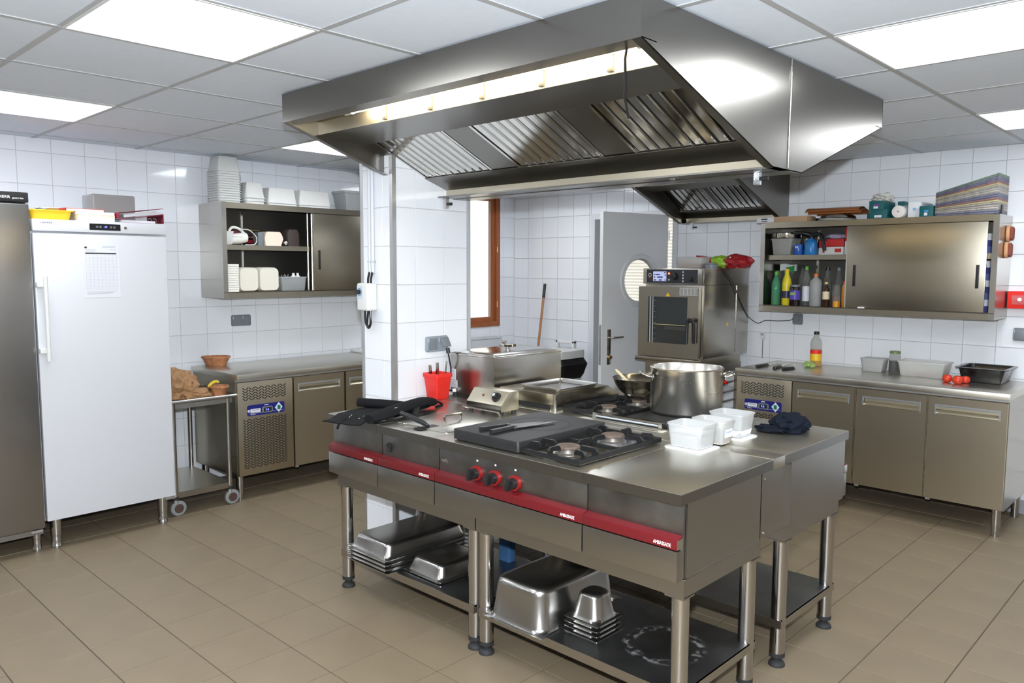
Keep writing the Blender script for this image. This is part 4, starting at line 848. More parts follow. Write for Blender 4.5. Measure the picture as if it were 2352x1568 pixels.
# knives on the black plate
def knife(label, a, b, c, w):
    """handle a-b, blade b-c on the plate"""
    t = thing('kitchen_knife', label, 'knife', tuple(Vector(b))); a, b, c = Vector(a), Vector(b), Vector(c); d = (b-a).normalized(); n = Vector((-d.y, d.x, 0)).normalized(); e = (c-b).normalized(); m = Vector((-e.y, e.x, 0)).normalized()
    part('handle', t, BLACKPL, loft([[tuple(a+d*s+n*w*q*k_+Vector((0, 0, z))) for q, z in ((-1, .004), (-.8, .016), (.8, .016), (1, .004), (.8, 0), (-.8, 0))] for s, k_ in ((0, .8), (.015, 1.1), ((b-a).length*.6, .85), ((b-a).length, .95))]), smooth=40)
    L_ = (c-b).length
    part('blade', t, STEELP, loft([[tuple(b+e*s+m*y0+Vector((0, 0, .007))), tuple(b+e*s+m*y1+Vector((0, 0, .0065))), tuple(b+e*s+m*y1+Vector((0, 0, .009))), tuple(b+e*s+m*y0+Vector((0, 0, .0085)))] for s, y0, y1 in ((0, -.022, .016), (L_*.5, -.016, .015), (L_*.85, -.004, .013), (L_, .008, .010))]), smooth=30)
    part('bolster', t, STEELP, loft([[tuple(b+d*s+n*w*q+Vector((0, 0, z))) for q, z in ((-1, .002), (-1, .016), (1, .016), (1, .002))] for s in (-.004, .010)]), smooth=30)
zk = ZI+.047
knife('black handled chef knife lying in front on the black plate', px(1128, 996, z=zk), px(1179, 985, z=zk), px(1281, 972, z=zk), .013)
knife('black handled knife lying behind the chef knife on the plate', px(1103, 989, z=zk), px(1165, 981, z=zk)+Vector((0, 0, 0)), px(1255, 974, z=zk)+Vector((-.012, .004, 0)), .011)

# ------------------------------------------------------------------ pans on the shelves under the island
def gn_pan(label, w, d, h, loc, rz=0, group='upturned pans on the island shelves', r=.03):
    """upside down gastronorm pan, rim on loc"""
    tp = .024 if h > .08 else .02
    S = [(0, 0, .008), (0, .0025, .008), (.026, .003, r*.8), (.034, .012, r), (.040, .018, r), (.040+tp, h-r*.55, r), (.044+tp, h-r*.34, r), (.054+tp, h-r*.16, r), (.040+tp+r*.9, h-r*.04, r), (.040+tp+r*1.3, h, r*.9)]
    tk = .0016                                       # sheet: the inside follows the outside, so pans nest
    R = [rrect(w-o_, d-o_, q, z) for o_, z, q in S]; I = [rrect(w-o_-2*tk if k else w-.026-2*tk, d-o_-2*tk if k else d-.026-2*tk, q, max(0, z-tk)) for k, (o_, z, q) in enumerate(S) if k != 1][::-1]
    o = single('gastronorm_pan', label, 'pan', STEELG, loft(R, cap0=False), loft(I, cap1=False), loft([R[0], I[-1]], False, False), loc=loc, group=group, smooth=50)
    o.rotation_euler = (0, 0, rz); return o
zs = .2005
for k, nm in enumerate(('lowest', 'second', 'third', 'top')):
    gn_pan('large shallow steel pan, %s of the stack of four turned upside down' % nm, .325, .53, .065, (-1.697+.0004*((-1)**k), .262, zs+k*.020), .001*(-1)**k)
gn_pan('half size steel pan upside down beside the stack of four', .265, .325, .062, (-1.388, .24, zs), 0); gn_pan('half size steel pan turned over the one beside the stack of four', .265, .325, .062, (-1.388, .24, zs+.014), 0)
gn_pan('big deep steel pan turned upside down on the shelf', .325, .53, .170, (-.765, .278, zs), .0, r=.055)
for k, nm in enumerate(('lowest', 'second', 'third', 'top')):
    gn_pan('small square steel pan, %s of four beside the deep pan' % nm, .164, .176, .105, (-.5195+.0003*(k % 2), .232, zs+k*.019), .002*(-1)**k, r=.035)
bx_ = px(1165, 1285, z=.2)
single('blue_towel', 'blue towel standing folded at the back of the left shelf', 'towel', [mat('blue_towel', (.02, .07, .16), .9, bump=.4, bscale=120, var=.2)], loft([rrect(.075, .05, .012, z, bx_.x, bx_.y) for z in (.2005, .26, .30, .335)]), smooth=50)

# ------------------------------------------------------------------ on top of the freezer
ZF = 1.868
yt = thing('yellow_tub', 'shallow yellow plastic tub with papers on the freezer', 'tub', (-3.74, -.705, ZF))
part('box', yt, mat('yellow_plastic', (.80, .50, .015), .4), tub(.20, .215, .056, .012, .03, .003, .012, .004, (-3.755, -.700, ZF)), smooth=40)
for k, (y, rz, rx, ml) in enumerate(((-.75, .4, .5, PAPER), (-.715, -.5, .35, mat('cream_paper', (.72, .69, .58), .7)), (-.69, .9, -.3, PAPER), (-.78, .1, .2, mat('grey_leaflet', (.3, .3, .29), .6)))):
    part('loose_paper', yt, ml, xf(box(-.06, .06, -.04, .04, 0, .0012), (-3.75, y, ZF+.052+.004*k), rz, rx), smooth=0)
MAGS = [('lowest booklet of the pile on the freezer', .008, .2, (.74, .74, .73)), ('second booklet of the pile, thick and white', .011, .198, (.74, .72, .66)), ('third booklet of the pile with a cream cover', .009, .2, (.75, .69, .50)), ('fourth booklet of the pile, thin and cream', .006, .197, (.72, .66, .50)), ('fifth booklet of the pile with a yellow spine', .006, .2, (.76, .62, .32)), ('topmost white booklet of the pile on the freezer', .016, .2, (.76, .75, .73))]
z = ZF
for k, (nm, h, w, c) in enumerate(MAGS):
    t = thing('booklet', nm, 'booklet', (-3.76, -.466, z), RND.uniform(-.02, .02), group='booklets piled on the freezer'); cm = mat('booklet_cover_%d' % k, c, .6)
    part('pages', t, mat('page_edges', (.75, .73, .68), .8), box(-.135, .104, -.098, .098, .0008, h-.0008), local=True, smooth=0); part('cover', t, cm, box(-.138, .106, -.100, .100, 0, .0009), box(-.138, .106, -.1, .1, h-.0009, h), box(-.138, .106, -.1015, -.1, 0, h), local=True, smooth=0); z += h+.0002
rd = thing('red_book', 'thick red covered book lying askew on the booklets', 'book', (-3.82, -.515, z+.0003), .06)
part('pages', rd, mat('pinkish_pages', (.72, .62, .58), .8), box(-.10, .118, -.105, .10, .002, .016), local=True, smooth=0); part('cover', rd, mat('red_cover', (.50, .035, .02), .5), box(-.11, .12, -.115, .11, 0, .002), box(-.11, .12, -.115, .11, .016, .018), box(-.11, .12, -.118, -.115, 0, .018), local=True, smooth=0)
MAR = mat('maroon_board', (.22, .012, .035), .45)
bd = thing('ring_binder', 'maroon lever arch binder lying half open on the freezer', 'binder', (-3.75, -.225, ZF))
part('spine', bd, MAR, box(-3.87, -3.62, -.097, -.094, ZF, ZF+.062), smooth=0)
part('cover', bd, MAR, box(-3.87, -3.62, -.345, -.094, ZF, ZF+.003), smooth=0)
part('cover', bd, MAR, xf(box(-.125, .125, 0, .25, -.0015, .0015), (-3.745, -.350, ZF+.0215), rx=.14), smooth=0)
part('paper_block', bd, mat('page_white', (.72, .74, .80), .7), box(-3.85, -3.635, -.335, -.14, ZF+.003, ZF+.017), smooth=0)
for y in (-.155, -.128): part('ring', bd, STEELP, tube(smooth_path([(-3.68, y-.012, ZF+.004), (-3.68, y-.01, ZF+.03), (-3.68, y+.008, ZF+.034), (-3.68, y+.014, ZF+.004)], 4), .002, 6))
b2 = thing('ring_binder', 'second maroon binder with grey pages lying tilted on the half open one', 'binder', (-3.75, -.23, ZF+.03))
part('cover', b2, MAR, xf(box(-.125, .125, 0, .262, -.0015, .0015), (-3.745, -.355, ZF+.0585), rx=.14), smooth=0); part('spine', b2, MAR, box(-3.87, -3.62, -.3565, -.3535, ZF+.026, ZF+.058), smooth=0)
part('paper_block', b2, mat('grey_pages', (.50, .50, .52), .7), xf(box(-.115, .115, .03, .225, .004, .024), (-3.745, -.352, ZF+.024), rx=.14), smooth=0)
single('shrink_wrapped_pack', 'grey pack shrink wrapped in clear film behind the booklets', 'package', mat('film_wrap_grey', (.24, .225, .22), .22, bump=1, bscale=35, coat=.6), box(-4.24, -4.05, -.355, -.095, ZF, 2.065), bevel=.012, seg=3)

# ------------------------------------------------------------------ trolley top and left counter
single('paper_bag', 'crumpled brown paper bag lying on the steel trolley', 'paper bag', mat('kraft_paper', (.36, .20, .095), .8, bump=.9, bscale=26, var=.12, vscale=10), blob(.13, 5, .24, 2.4, 3, (1.15, .98, .86), -.080, (0, 0, .082)), xf(blob(.07, 4, .3, 2.4, 8, (1.2, 1.25, .55), -.028, (0, 0, .030)), (.10, .10, 0)), xf(blob(.07, 4, .3, 2.4, 2, (1, 1, .8), -.02, (0, 0, .1)), (-.02, .08, 0)), loc=(-3.92, .065, .7355), smooth=25)
WICK = mat('wicker_brown', (.40, .17, .075), .55, bump=.5, bscale=120, var=.25, vscale=30)
def wicker(label, loc, w, d, h, rz):
    t = thing('bread_basket', label, 'basket', loc, rz, group='oval wicker bread baskets'); n = 64; K = dict(local=True)
    def ov(k, z, am): return [((w/2*k+am*(1 if q % 2 else -1))*math.cos(2*PI*q/n), (d/2*k+am*(1 if q % 2 else -1))*math.sin(2*PI*q/n), z) for q in range(n)]
    part('weave', t, WICK, loft([ov(.66, 0, .001)]+[ov(.66+.30*i/7, h*.88*i/7, .0022*(-1)**i) for i in range(8)]+[ov(.90, h*.85, 0), ov(.63, .006, 0)]), smooth=30, **K)
    part('rim', t, WICK, *[tube([((w/2*.98+.003*math.cos(6*a+ph))*math.cos(a), (d/2*.98+.003*math.cos(6*a+ph))*math.sin(a), h*.90+.004*math.sin(6*a+ph)) for a in [2*PI*q/60 for q in range(61)]], .0045, 6) for ph in (0, 2.1, 4.2)], smooth=50, **K)
    return t
wicker('oval wicker bread basket on the left steel counter', (-4.29, .53, .8805), .20, .15, .072, .9)
wicker('oval wicker bread basket beside the paper bag on the trolley', (-3.775, .300, .7355), .115, .12, .075, .3)
single('banana', 'yellow banana curved over the basket on the trolley', 'fruit', mat('banana_yellow', (.62, .44, .03), .5), tube(smooth_path([(-3.80, .235, .800), (-3.80, .255, .822), (-3.80, .285, .835), (-3.79, .31, .828)], 4), [.004]+[.011]*10+[.008, .004], 10))
single('cutting_board', 'white plastic board lying at the far end of the left counter', 'cutting board', WHITEPL, box(-4.41, -4.17, 1.80, 2.06, .8805, .905), bevel=.004)

# ------------------------------------------------------------------ left wall cabinet: contents and tubs on top
ZS, ZB, ZT = 1.771, 1.429, 2.071
mx = thing('hand_mixer', 'white electric hand mixer with its cord in the left cabinet', 'mixer', (-4.20, .68, ZS))
part('body', mx, mat('mixer_white', (.78, .76, .70), .35), loft([[(-4.20+.035*math.cos(a)*k, y, ZS+.045+dz+.040*math.sin(a)*k) for a in [2*PI*q/16 for q in range(16)]] for y, k, dz in ((.595, .8, -.005), (.62, .95, -.002), (.70, 1, .005), (.735, .98, .012), (.752, .8, .01), (.755, .6, .005))]), smooth=50)
part('handle', mx, mat('mixer_white', (.78, .76, .70), .35), tube(smooth_path([(-4.20, .615, ZS+.10), (-4.20, .64, ZS+.128), (-4.20, .69, ZS+.122), (-4.20, .73, ZS+.09)], 4), .010, 10))
part('cord', mx, WHITEPL, tube(smooth_path([(-4.19, .69, ZS+.11), (-4.17, .75, ZS+.115), (-4.16, .81, ZS+.06), (-4.17, .80, ZS+.008), (-4.18, .73, ZS+.004)], 5), .0035, 8))
part('maker_print', mx, INKG, *[box(-4.1655, -4.1645, .63+.013*k, .637+.013*k, ZS+.056, ZS+.062) for k in range(6)], smooth=0)
pj = single('measuring_jug', 'white plastic jug at the open end of the left cabinet', 'jug', WHITEPL, tub(.07, .075, .095, .01, .012, .002, .003, .004, (-4.13, .565, ZS)), smooth=40)
single('blender_jar', 'dark round lid of a jar behind the white jug in the left cabinet', 'jar', BLACKPL, lathe([(.045, 0), (.05, .12), (.042, .16), (.02, .175), (.001, .176)], (-4.32, .585, ZS), 24), smooth=50)
rg = thing('cheese_grater', 'red and steel rotary grater lying behind the mixer', 'grater', (-4.30, .80, ZS))
part('frame', rg, mat('grater_red', (.25, .012, .02), .4), box(-4.345, -4.305, .74, .90, ZS+.02, ZS+.045), box(-4.345, -4.305, .86, .885, ZS, ZS+.085), box(-4.335, -4.315, .66, .745, ZS+.04, ZS+.11), bevel=.004); part('drum', rg, STEELP, cyl((-4.325, .735, ZS+.06), (-4.325, .87, ZS+.06), .020, 16)); part('crank', rg, mat('gold_rod', (.5, .36, .1), .3, 1), cyl((-4.26, .72, ZS+.118), (-4.26, .89, ZS+.114), .003, 8))
kc = single('appliance_case', 'cream coloured faceted plastic appliance case in the left cabinet', 'case', mat('cream_case', (.78, .66, .55), .45), loft([[(x, y, ZS+z) for y, z in ((.885, 0), (.88, .052), (.888, .098), (.905, .106), (1.005, .106), (1.022, .085), (1.032, .052), (1.012, 0))] for x in (-4.30, -4.16)]), smooth=0)
single('appliance_case', 'dark grey appliance body behind the cream case', 'case', GREYPL, box(-4.25, -4.18, .835, .878, ZS, ZS+.10), bevel=.006)
single('ladle_ball', 'small round shiny steel ball beside the cream case', 'utensil', STEELP, blob(.024, 3, 0, 1, 0, (1, 1, 1), None, (-4.18, 1.062, ZS+.024)), smooth=60)
single('dark_bag', 'dark brown bag at the end of the upper left cabinet shelf', 'bag', mat('dark_brown_bag', (.045, .032, .028), .7), loft([rrect(.11, .11, .02, ZS+z, -4.24, 1.14, 4) for z in (0, .10)]+[rrect(.10, .075, .015, ZS+.13, -4.24, 1.14, 4)]), smooth=40)
single('lid_stack', 'stack of white plastic lids standing in the lower left cabinet', 'lids', mat('lid_white', (.80, .78, .70), .45), *[loft([rrect(.16, .10, .02, ZB+.0005+k*.0169, -4.19+.002*((k*7) % 3), .595), rrect(.16, .10, .02, ZB+.0155+k*.0169, -4.19+.002*((k*7) % 3), .595)]) for k in range(12)], smooth=40, kind='stuff')
CRM = mat('cream_tub', (.80, .76, .66), .4, trans=.15, ior=1.2)
for k, (y0, y1) in enumerate(((.652, .805), (.81, .975))):
    single('round_tub', ('white rounded storage tub next to the lids in the left cabinet', 'white rounded storage tub next to the clear bin in the left cabinet')[k], 'tub', CRM, loft([[(-4.30+x, p[0], p[1]) for p in [((y0+y1)/2+q[0]*s, ZB+.0905+q[1]*s) for q in rrect((y1-y0)*.99, .178, .035, 0)]] for x, s in ((0, .94), (.02, .985), (.10, 1.0), (.15, .99), (.168, .93))]), smooth=50, group='rounded tubs in the left cabinet')
cbn = thing('clear_bin', 'clear plastic bin of metal utensils in the left cabinet', 'bin', (-4.19, 1.09, ZB))
part('box', cbn, mat('smoky_clear', (.55, .57, .58), .25, trans=.5, ior=1.15), tub(.19, .222, .108, .012, .02, .003, .006, .008, (-4.215, 1.098, ZB)), smooth=40)
for k in range(7): single('utensil', 'steel utensil lying in the clear bin of the left cabinet', 'utensil', STEELP, tube([(-4.27+.018*k, 1.03, ZB+.010), (-4.27+.018*k, 1.06, ZB+.06+.006*(k % 3)), (-4.27+.018*k, 1.05+.014*(k % 3), ZB+.115+.006*(k % 3))], [.006, .005, .004], 8), group='utensils in the clear bin')
for k, y in enumerate((1.115, 1.164)): single('small_bottle', ('small white plastic bottle standing in the clear bin', 'white plastic bottle next to the door in the clear bin')[k], 'bottle', WHITEPL, lathe([(.022, 0), (.024, .02), (.024, .10), (.010, .118), (.010, .132)], (-4.165-.02*k, y, ZB+.0042), 16), smooth=50)
PTUB = mat('milky_tub', (.82, .82, .80), .38, trans=.35, ior=1.2)
def up_tub(label, w, d, h, loc, grp):
    return single('plastic_tub', label, 'tub', PTUB, xf(tub(w, d, h, .018, .02, .0018, .009, .005), (0, 0, h), rx=PI), loc=loc, group=grp, smooth=40)
ORD = ['lowest', 'second', 'third', 'fourth', 'fifth', 'sixth', 'seventh', 'eighth', 'ninth', 'tenth', 'eleventh', 'twelfth', 'thirteenth', 'fourteenth', 'topmost']
for k in range(14): up_tub('clear plastic tub, %s in the tall upturned stack' % ('topmost' if k == 13 else 'lowest' if k == 0 else ORD[k]+' from the bottom'), .172, .172, .11, (-4.235, .607, ZT+.0005+k*.0172), 'tall stack of clear tubs on the left cabinet')
for k in range(3): up_tub('clear plastic tub, %s of three in the short stack beside the tall one' % ('lowest', 'middle', 'topmost')[k], .16, .155, .115, (-4.20, .79, ZT+.0005+k*.022), 'short stack of clear tubs on the left cabinet')
for k in range(2): up_tub('wide clear tub upturned beside the short stack, %s of two' % ('lower', 'upper')[k], .25, .245, .115, (-4.235, 1.01, ZT+.0005+k*.0175), 'wide clear tubs beside the short stack')
for k in range(2): up_tub('wide clear tub upturned nearest the upright container, %s of two' % ('lower', 'upper')[k], .25, .285, .115, (-4.235, 1.294, ZT+.0005+k*.0175), 'wide clear tubs beside the upright container')
single('plastic_container', 'upright grey clear container at the far end of the left cabinet', 'container', mat('grey_clear', (.50, .52, .53), .3, trans=.3, ior=1.2), tub(.20, .30, .165, .025, .02, .003, .01, .02, (-4.25, 1.75, ZT)), smooth=40)

# ------------------------------------------------------------------ sockets, cords and fittings on walls and column
def socket(label, c, n_, gangs=2, plug=False):
    """n_ 'x' (wall facing +x) or 'y' (wall facing -y)"""
    rz = PI/2 if n_ == 'x' else 0
    t = thing('wall_socket', label, 'socket', c, rz); K = dict(local=True); w = .079*gangs
    part('frame', t, GREYPL if not plug else mat('socket_blue_grey', (.25, .29, .33), .4), loft([[(p[0], y, p[1]) for p in rrect(w*k, .085*k, .012, 0)] for y, k in ((0, 1), (-.012, 1), (-.020, .93))]), smooth=40, **K)
    for g in range(gangs):
        x = -w/2+.0395+.079*g
        if plug and g == gangs-1: part('flap', t, GREYPL, xf(box(-.030, .030, -.003, 0, -.055, 0), (x, -.024, .033), rx=-.5), bevel=.002, **K)
        else: part('flap', t, GREYPL, box(x-.031, x+.031, -.0235, -.019, -.031, .031), bevel=.003, **K)
        part('hinge_clip', t, LGREY, box(x-.034, x-.028, -.024, -.018, .012, .032), **K)
    return t
sk = socket('double grey socket with a plug on the column above the red bin', (-2.0298, .728, 1.187), 'x', 2, True)
part('plug', sk, BLACKPL, cyl((-1.975, .768, 1.165), (-1.972, .768, 1.135), .011, 12))
socket('double grey socket on the left wall under the open cabinet', (XL+.0002, .80, 1.199), 'x', 2)
socket('single grey socket with the oven top cord plugged in', (-1.334, YB-.0002, 1.218), 'y', 1)
socket('grey switch plate on the back wall beside the red box', (.165, YB-.0002, 1.188), 'y', 1)
CORD_PATH = [(-1.80, 3.32, 1.625), (-1.735, 3.335, 1.621), (-1.716, 3.35, 1.618), (-1.711, 3.37, 1.595), (-1.711, 3.52, 1.50), (-1.711, 3.66, 1.34), (-1.711, 3.78, 1.235), (-1.70, 3.84, 1.195), (-1.66, 3.868, 1.170), (-1.60, 3.87, 1.195), (-1.50, 3.87, 1.196), (-1.40, 3.868, 1.205), (-1.36, 3.85, 1.222), (-1.345, 3.852, 1.225)]
rgk = thing('fan_regulator', 'white wall mounted fan speed regulator with black knob on the column', 'regulator', (-2.215, .434, 1.45))
part('case', rgk, WHITEPL, box(-2.265, -2.165, .365, .4338, 1.375, 1.525), bevel=.014, seg=3); fc = part('face_plate', rgk, mat('pale_blue_plate', (.50, .58, .68), .4), box(-2.258, -2.210, .3642, .3655, 1.44, 1.51), smooth=0)
part('knob', rgk, BLACKPL, cyl((-2.236, .3645, 1.477), (-2.236, .345, 1.477), .013, 16)); part('dial_arc', fc, mat('dial_blue', (.02, .10, .35), .5), xf(lathe([(.017, 0), (.020, 0), (.020, .0006), (.017, .0006)], seg=24, cap0=False, cap1=False), (-2.236, .3643, 1.477), rx=PI/2))
for k, x in enumerate((-2.216, -2.190)):
    single('conduit', ('grey cable conduit nearer the column edge above the regulator', 'grey cable conduit nearer the corner trim above the regulator')[k], 'conduit', mat('conduit_grey', (.60, .62, .66), .5), cyl((x, .422, 1.58), (x, .422, ZC-.001), .0095, 12))
    part('cable', rgk, BLACKPL, tube([(x, .420, 1.59), (x+.005, .405, 1.55), (x+.01, .400, 1.52)], .006, 8))
    part('cable_loop', rgk, BLACKPL, tube(smooth_path([(-2.235+.03*k, .40, 1.378), (-2.235+.02*k, .40, 1.33), (-2.225+.008*k, .40, 1.298-.008*k), (-2.20+.0*k, .40, 1.293-.008*k), (-2.188+.005*k, .40, 1.315), (-2.19+.004*k, .40, 1.378)], 5), .006, 8))
part('conduit_clip', rgk, LGREY, box(-2.23, -2.178, .415, .4338, 1.635, 1.645), smooth=0)
se = thing('temperature_sensor', 'small white wall sensor with hanging wire above the knives', 'sensor', (-1.62, YB, 1.07)); part('case', se, WHITEPL, box(-1.64, -1.60, YB-.018, YB-.0002, 1.045, 1.10), bevel=.004); part('window', se, INKG, box(-1.632, -1.608, YB-.0188, YB-.0178, 1.072, 1.092), smooth=0); part('wire', se, BLACKPL, cyl((-1.618, YB-.008, .885), (-1.618, YB-.008, 1.046), .0022, 6))
rbx = thing('red_wall_box', 'red wall box at the right of the back wall cabinet', 'alarm box', (.17, YB, 1.36)); part('case', rbx, REDPL, box(.088, .30, YB-.06, YB-.0002, 1.358, 1.472), bevel=.008); part('cover_window', rbx, mat('red_clear', (.55, .12, .12), .15), box(.115, .28, YB-.064, YB-.059, 1.385, 1.445), bevel=.002); part('button', rbx, INKW, cyl((.16, YB-.064, 1.418), (.16, YB-.068, 1.418), .012, 12))
for k, (y, z) in enumerate(((3.725, 1.84), (3.70, 1.735))):
    t = thing('wooden_brush', ('wooden scrubbing brush hung higher on the cabinet side', 'wooden scrubbing brush hung lower on the cabinet side')[k], 'brush', (.10, y, z)); part('block', t, mat('brush_wood', (.48, .25, .13), .55, var=.15), loft([rrect(.016, .03, .012, z-.052, .0925, y), rrect(.022, .058, .02, z-.044, .0945, y), rrect(.024, .075, .02, z-.025, .0945, y), rrect(.025, .08, .02, z, .0950, y), rrect(.024, .075, .02, z+.025, .0945, y), rrect(.022, .058, .02, z+.044, .0945, y), rrect(.016, .03, .012, z+.052, .0925, y)]), smooth=50); part('bristles', t, mat('bristle_brown', (.22, .06, .04), .9, bump=1, bscale=200), loft([rrect(.014, .03, .012, z-.044, .113, y), rrect(.018, .062, .02, z-.03, .1145, y), rrect(.018, .066, .02, z+.03, .1145, y), rrect(.014, .03, .012, z+.044, .113, y)]), smooth=40)
# broom, swing bin, radiator
br = thing('broom', 'wooden broom handle with black grip leaning on the back wall', 'broom', (-3.88, 3.62, 0)); b0, b1 = Vector((-3.93, 3.60, .05)), Vector((-3.917, 3.80, 1.455)); part('handle', br, mat('broom_wood', (.36, .17, .075), .5), cyl(tuple(b0), tuple(b0.lerp(b1, .90)), .0125, 14)); part('grip', br, BLACKPL, cyl(tuple(b0.lerp(b1, .90)), tuple(b1), .015, 14)); part('head', br, REDPL, box(-4.08, -3.78, 3.575, 3.625, .04, .08), bevel=.008); part('bristles', br, BLACKPL, box(-4.08, -3.78, 3.575, 3.625, .0005, .042), smooth=0)
sb = thing('waste_bin', 'white waste bin with black bag in front of the back wall', 'waste bin', (-3.43, 3.55, 0))
part('lid', sb, WHITEPL, loft([rrect(.36, .38, .04, z, -3.48, 3.50) for z in (.775, .845)]+[rrect(.34, .36, .04, .855, -3.48, 3.50)]), smooth=40)
part('bag', sb, mat('black_bin_bag', (.008, .008, .009), .35, bump=.9, bscale=30), loft([rrect(.30, .32, .04, .56, -3.48, 3.50), rrect(.35, .37, .05, .62, -3.46, 3.49), rrect(.39, .41, .05, .72, -3.455, 3.495), rrect(.345, .365, .04, .78, -3.48, 3.5)]), smooth=40)
part('body', sb, WHITEPL, loft([rrect(.26, .28, .04, .0, -3.48, 3.50), rrect(.33, .35, .04, .60, -3.48, 3.50)]), smooth=40)
part('lid_handle', sb, WHITEPL, box(-3.60, -3.575, 3.60, 3.64, .85, .925), box(-3.40, -3.375, 3.60, 3.64, .85, .925), box(-3.60, -3.375, 3.60, 3.64, .90, .928), bevel=.004)
ra = thing('radiator', 'white panel radiator below the wooden window', 'radiator', (-4.37, 3.0, .3)); part('panel', ra, WHITEEN, box(-4.40, -4.33, 2.40, 3.60, .20, .895), bevel=.006); part('top_grille', ra, WHITEEN, box(-4.405, -4.325, 2.40, 3.602, .895, .915), bevel=.003); part('grille_slots', ra, LGREY, *[box(-4.39, -4.34, 2.45+.05*k, 2.47+.05*k, .9145, .9155) for k in range(22)], smooth=0, kind='stuff'); part('valve', ra, WHITEPL, cyl((-4.36, 3.615, .865), (-4.36, 3.69, .865), .026, 18), bevel=.003); part('bracket', ra, WHITEEN, box(-4.4195, -4.40, 2.6, 2.65, .3, .8), box(-4.4195, -4.4, 3.3, 3.35, .3, .8), smooth=0)

# ------------------------------------------------------------------ on top of the oven
ZO_ = 1.6135
t = thing('plastic_tub', 'clear plastic tub of pink food on top of the oven', 'tub', (-1.96, 3.33, ZO_)); part('box', t, TRANSC, tub(.225, .15, .085, .014, .02, .002, .005, .006, (-1.957, 3.33, ZO_)), smooth=40); part('contents', t, mat('pink_food', (.62, .33, .25), .7, bump=1, bscale=60), loft([rrect(.19, .115, .015, ZO_+.004, -1.957, 3.33), rrect(.20, .125, .015, ZO_+.035, -1.957, 3.33)]), smooth=40)
RB = mat('red_bag', (.30, .012, .018), .35, bump=.5, bscale=25)
t = thing('snack_bag', 'red and green food bag lying on top of the oven', 'food bag', (-1.74, 3.52, ZO_))
part('red_end', t, RB, blob(.11, 4, .28, 2, 4, (1.0, .75, .55), -.048, (-1.665, 3.50, ZO_+.0485)), smooth=30, label='red end of the bag'); part('green_middle', t, mat('lime_green_bag', (.28, .52, .03), .35, bump=.4, bscale=25), blob(.105, 4, .2, 2, 6, (1.0, .75, .5), -.045, (-1.80, 3.51, ZO_+.0455)), smooth=30, label='lime green middle of the bag'); part('tied_end', t, RB, loft([[(-1.88, 3.52+.05*c, ZO_+.05+.03*s) for c, s in ((-1, -1), (1, -1), (1, 1), (-1, 1))], [(-1.95, 3.52+.045*c, ZO_+.082+.010*s) for c, s in ((-1, -1), (1, -1), (1, 1), (-1, 1))], [(-2.02, 3.53+.05*c, ZO_+.098+.006*s) for c, s in ((-1, -1), (1, -1), (1, 1), (-1, 1))]]), smooth=40); part('print_swirl', t, INKW, *[xf(blob(.006, 2, 0), (-1.66+.012*math.sin(k*.9)-.005*k, 3.432+.002*abs(k-3), ZO_+.03+.011*k)) for k in range(6)], smooth=60)
t = thing('round_device', 'small dark grey round device with a cord on the oven', 'device', (-1.785, 3.31, ZO_)); part('case', t, GREYPL, lathe([(.045, 0), (.052, .006), (.052, .028), (.044, .036), (.044, .042), (.001, .043)], (-1.785, 3.31, ZO_), 28), smooth=40); part('glass_foot', t, LGREY, lathe([(.048, 0), (.048, .006)], (-1.785, 3.31, ZO_), 28)); part('power_cord', t, BLACKPL, tube(smooth_path(CORD_PATH, 5), .003, 6)); part('plug', t, GREYPL, box(-1.352, -1.312, 3.832, 3.8565, 1.205, 1.245), bevel=.006)

# ------------------------------------------------------------------ bottles and packets in the right cabinet
ZL, ZU = 1.3365, 1.7155
def bottle(label, x, y, z, r, h, body, cap, neck=.35, capr=None, fill=None, band=None, cat='bottle', shoulder=.62, name='bottle'):
    t = thing(name, label, cat, (x, y, z)); nr = r*neck; hs = h*shoulder
    part('glass', t, body, lathe([(r*.9, 0), (r, .006), (r, hs), (r*.85, hs+(h-hs)*.28), (nr*1.15, hs+(h-hs)*.62), (nr, h*.95)], (x, y, z), 20), smooth=50)
    part('cap', t, cap, lathe([(nr*1.25, h*.92), (nr*1.25, h), (nr*1.1, h+.002)], (x, y, z), 14), smooth=40)
    if fill: part('liquid', t, fill[1], lathe([(r*.86, .004), (r*.94, .01), (r*.94, h*fill[0])], (x, y, z), 20), smooth=40)
    if band:
        for k, (b0, b1, m) in enumerate(band): part('label', t, m, lathe([(r*1.012, h*b0), (r*1.012, h*b1)], (x, y, z), 20, False, False), smooth=50)
    return t
OILG = mat('green_bottle', (.16, .50, .30), .15, trans=.5, ior=1.2); OILY = mat('golden_oil', (.62, .36, .005), .12, trans=.2); DARKL = mat('dark_liquid', (.012, .008, .008), .15); CAPY = mat('yellow_cap', (.72, .42, .02), .4); CAPG = mat('green_cap', (.12, .45, .05), .4); CAPK = BLACKPL; CAPO = mat('orange_cap', (.6, .16, .03), .4)
bottle('tall green tinted oil bottle against the cabinet side', -1.445, 3.72, ZL, .030, .255, OILG, CAPG, fill=(.22, mat('green_oil', (.06, .22, .02), .15)))
bottle('clear bottle a quarter full of golden oil behind the yellow bottle', -1.418, 3.65, ZL, .034, .25, OILG, CAPG, fill=(.27, OILY))
bottle('second golden oil bottle beside the yellow lemon bottle', -1.370, 3.715, ZL, .033, .255, PET, CAPG, fill=(.26, OILY))
bottle('yellow plastic lemon juice bottle with a dark label', -1.319, 3.62, ZL, .034, .272, mat('lemon_yellow', (.66, .55, .02), .35), CAPY, .4, band=((.20, .40, mat('dark_blue_label', (.02, .02, .06), .4)),), shoulder=.62)
bottle('slim clear vinegar bottle with a black cap', -1.25, 3.74, ZL, .030, .302, PET, CAPK, .3)
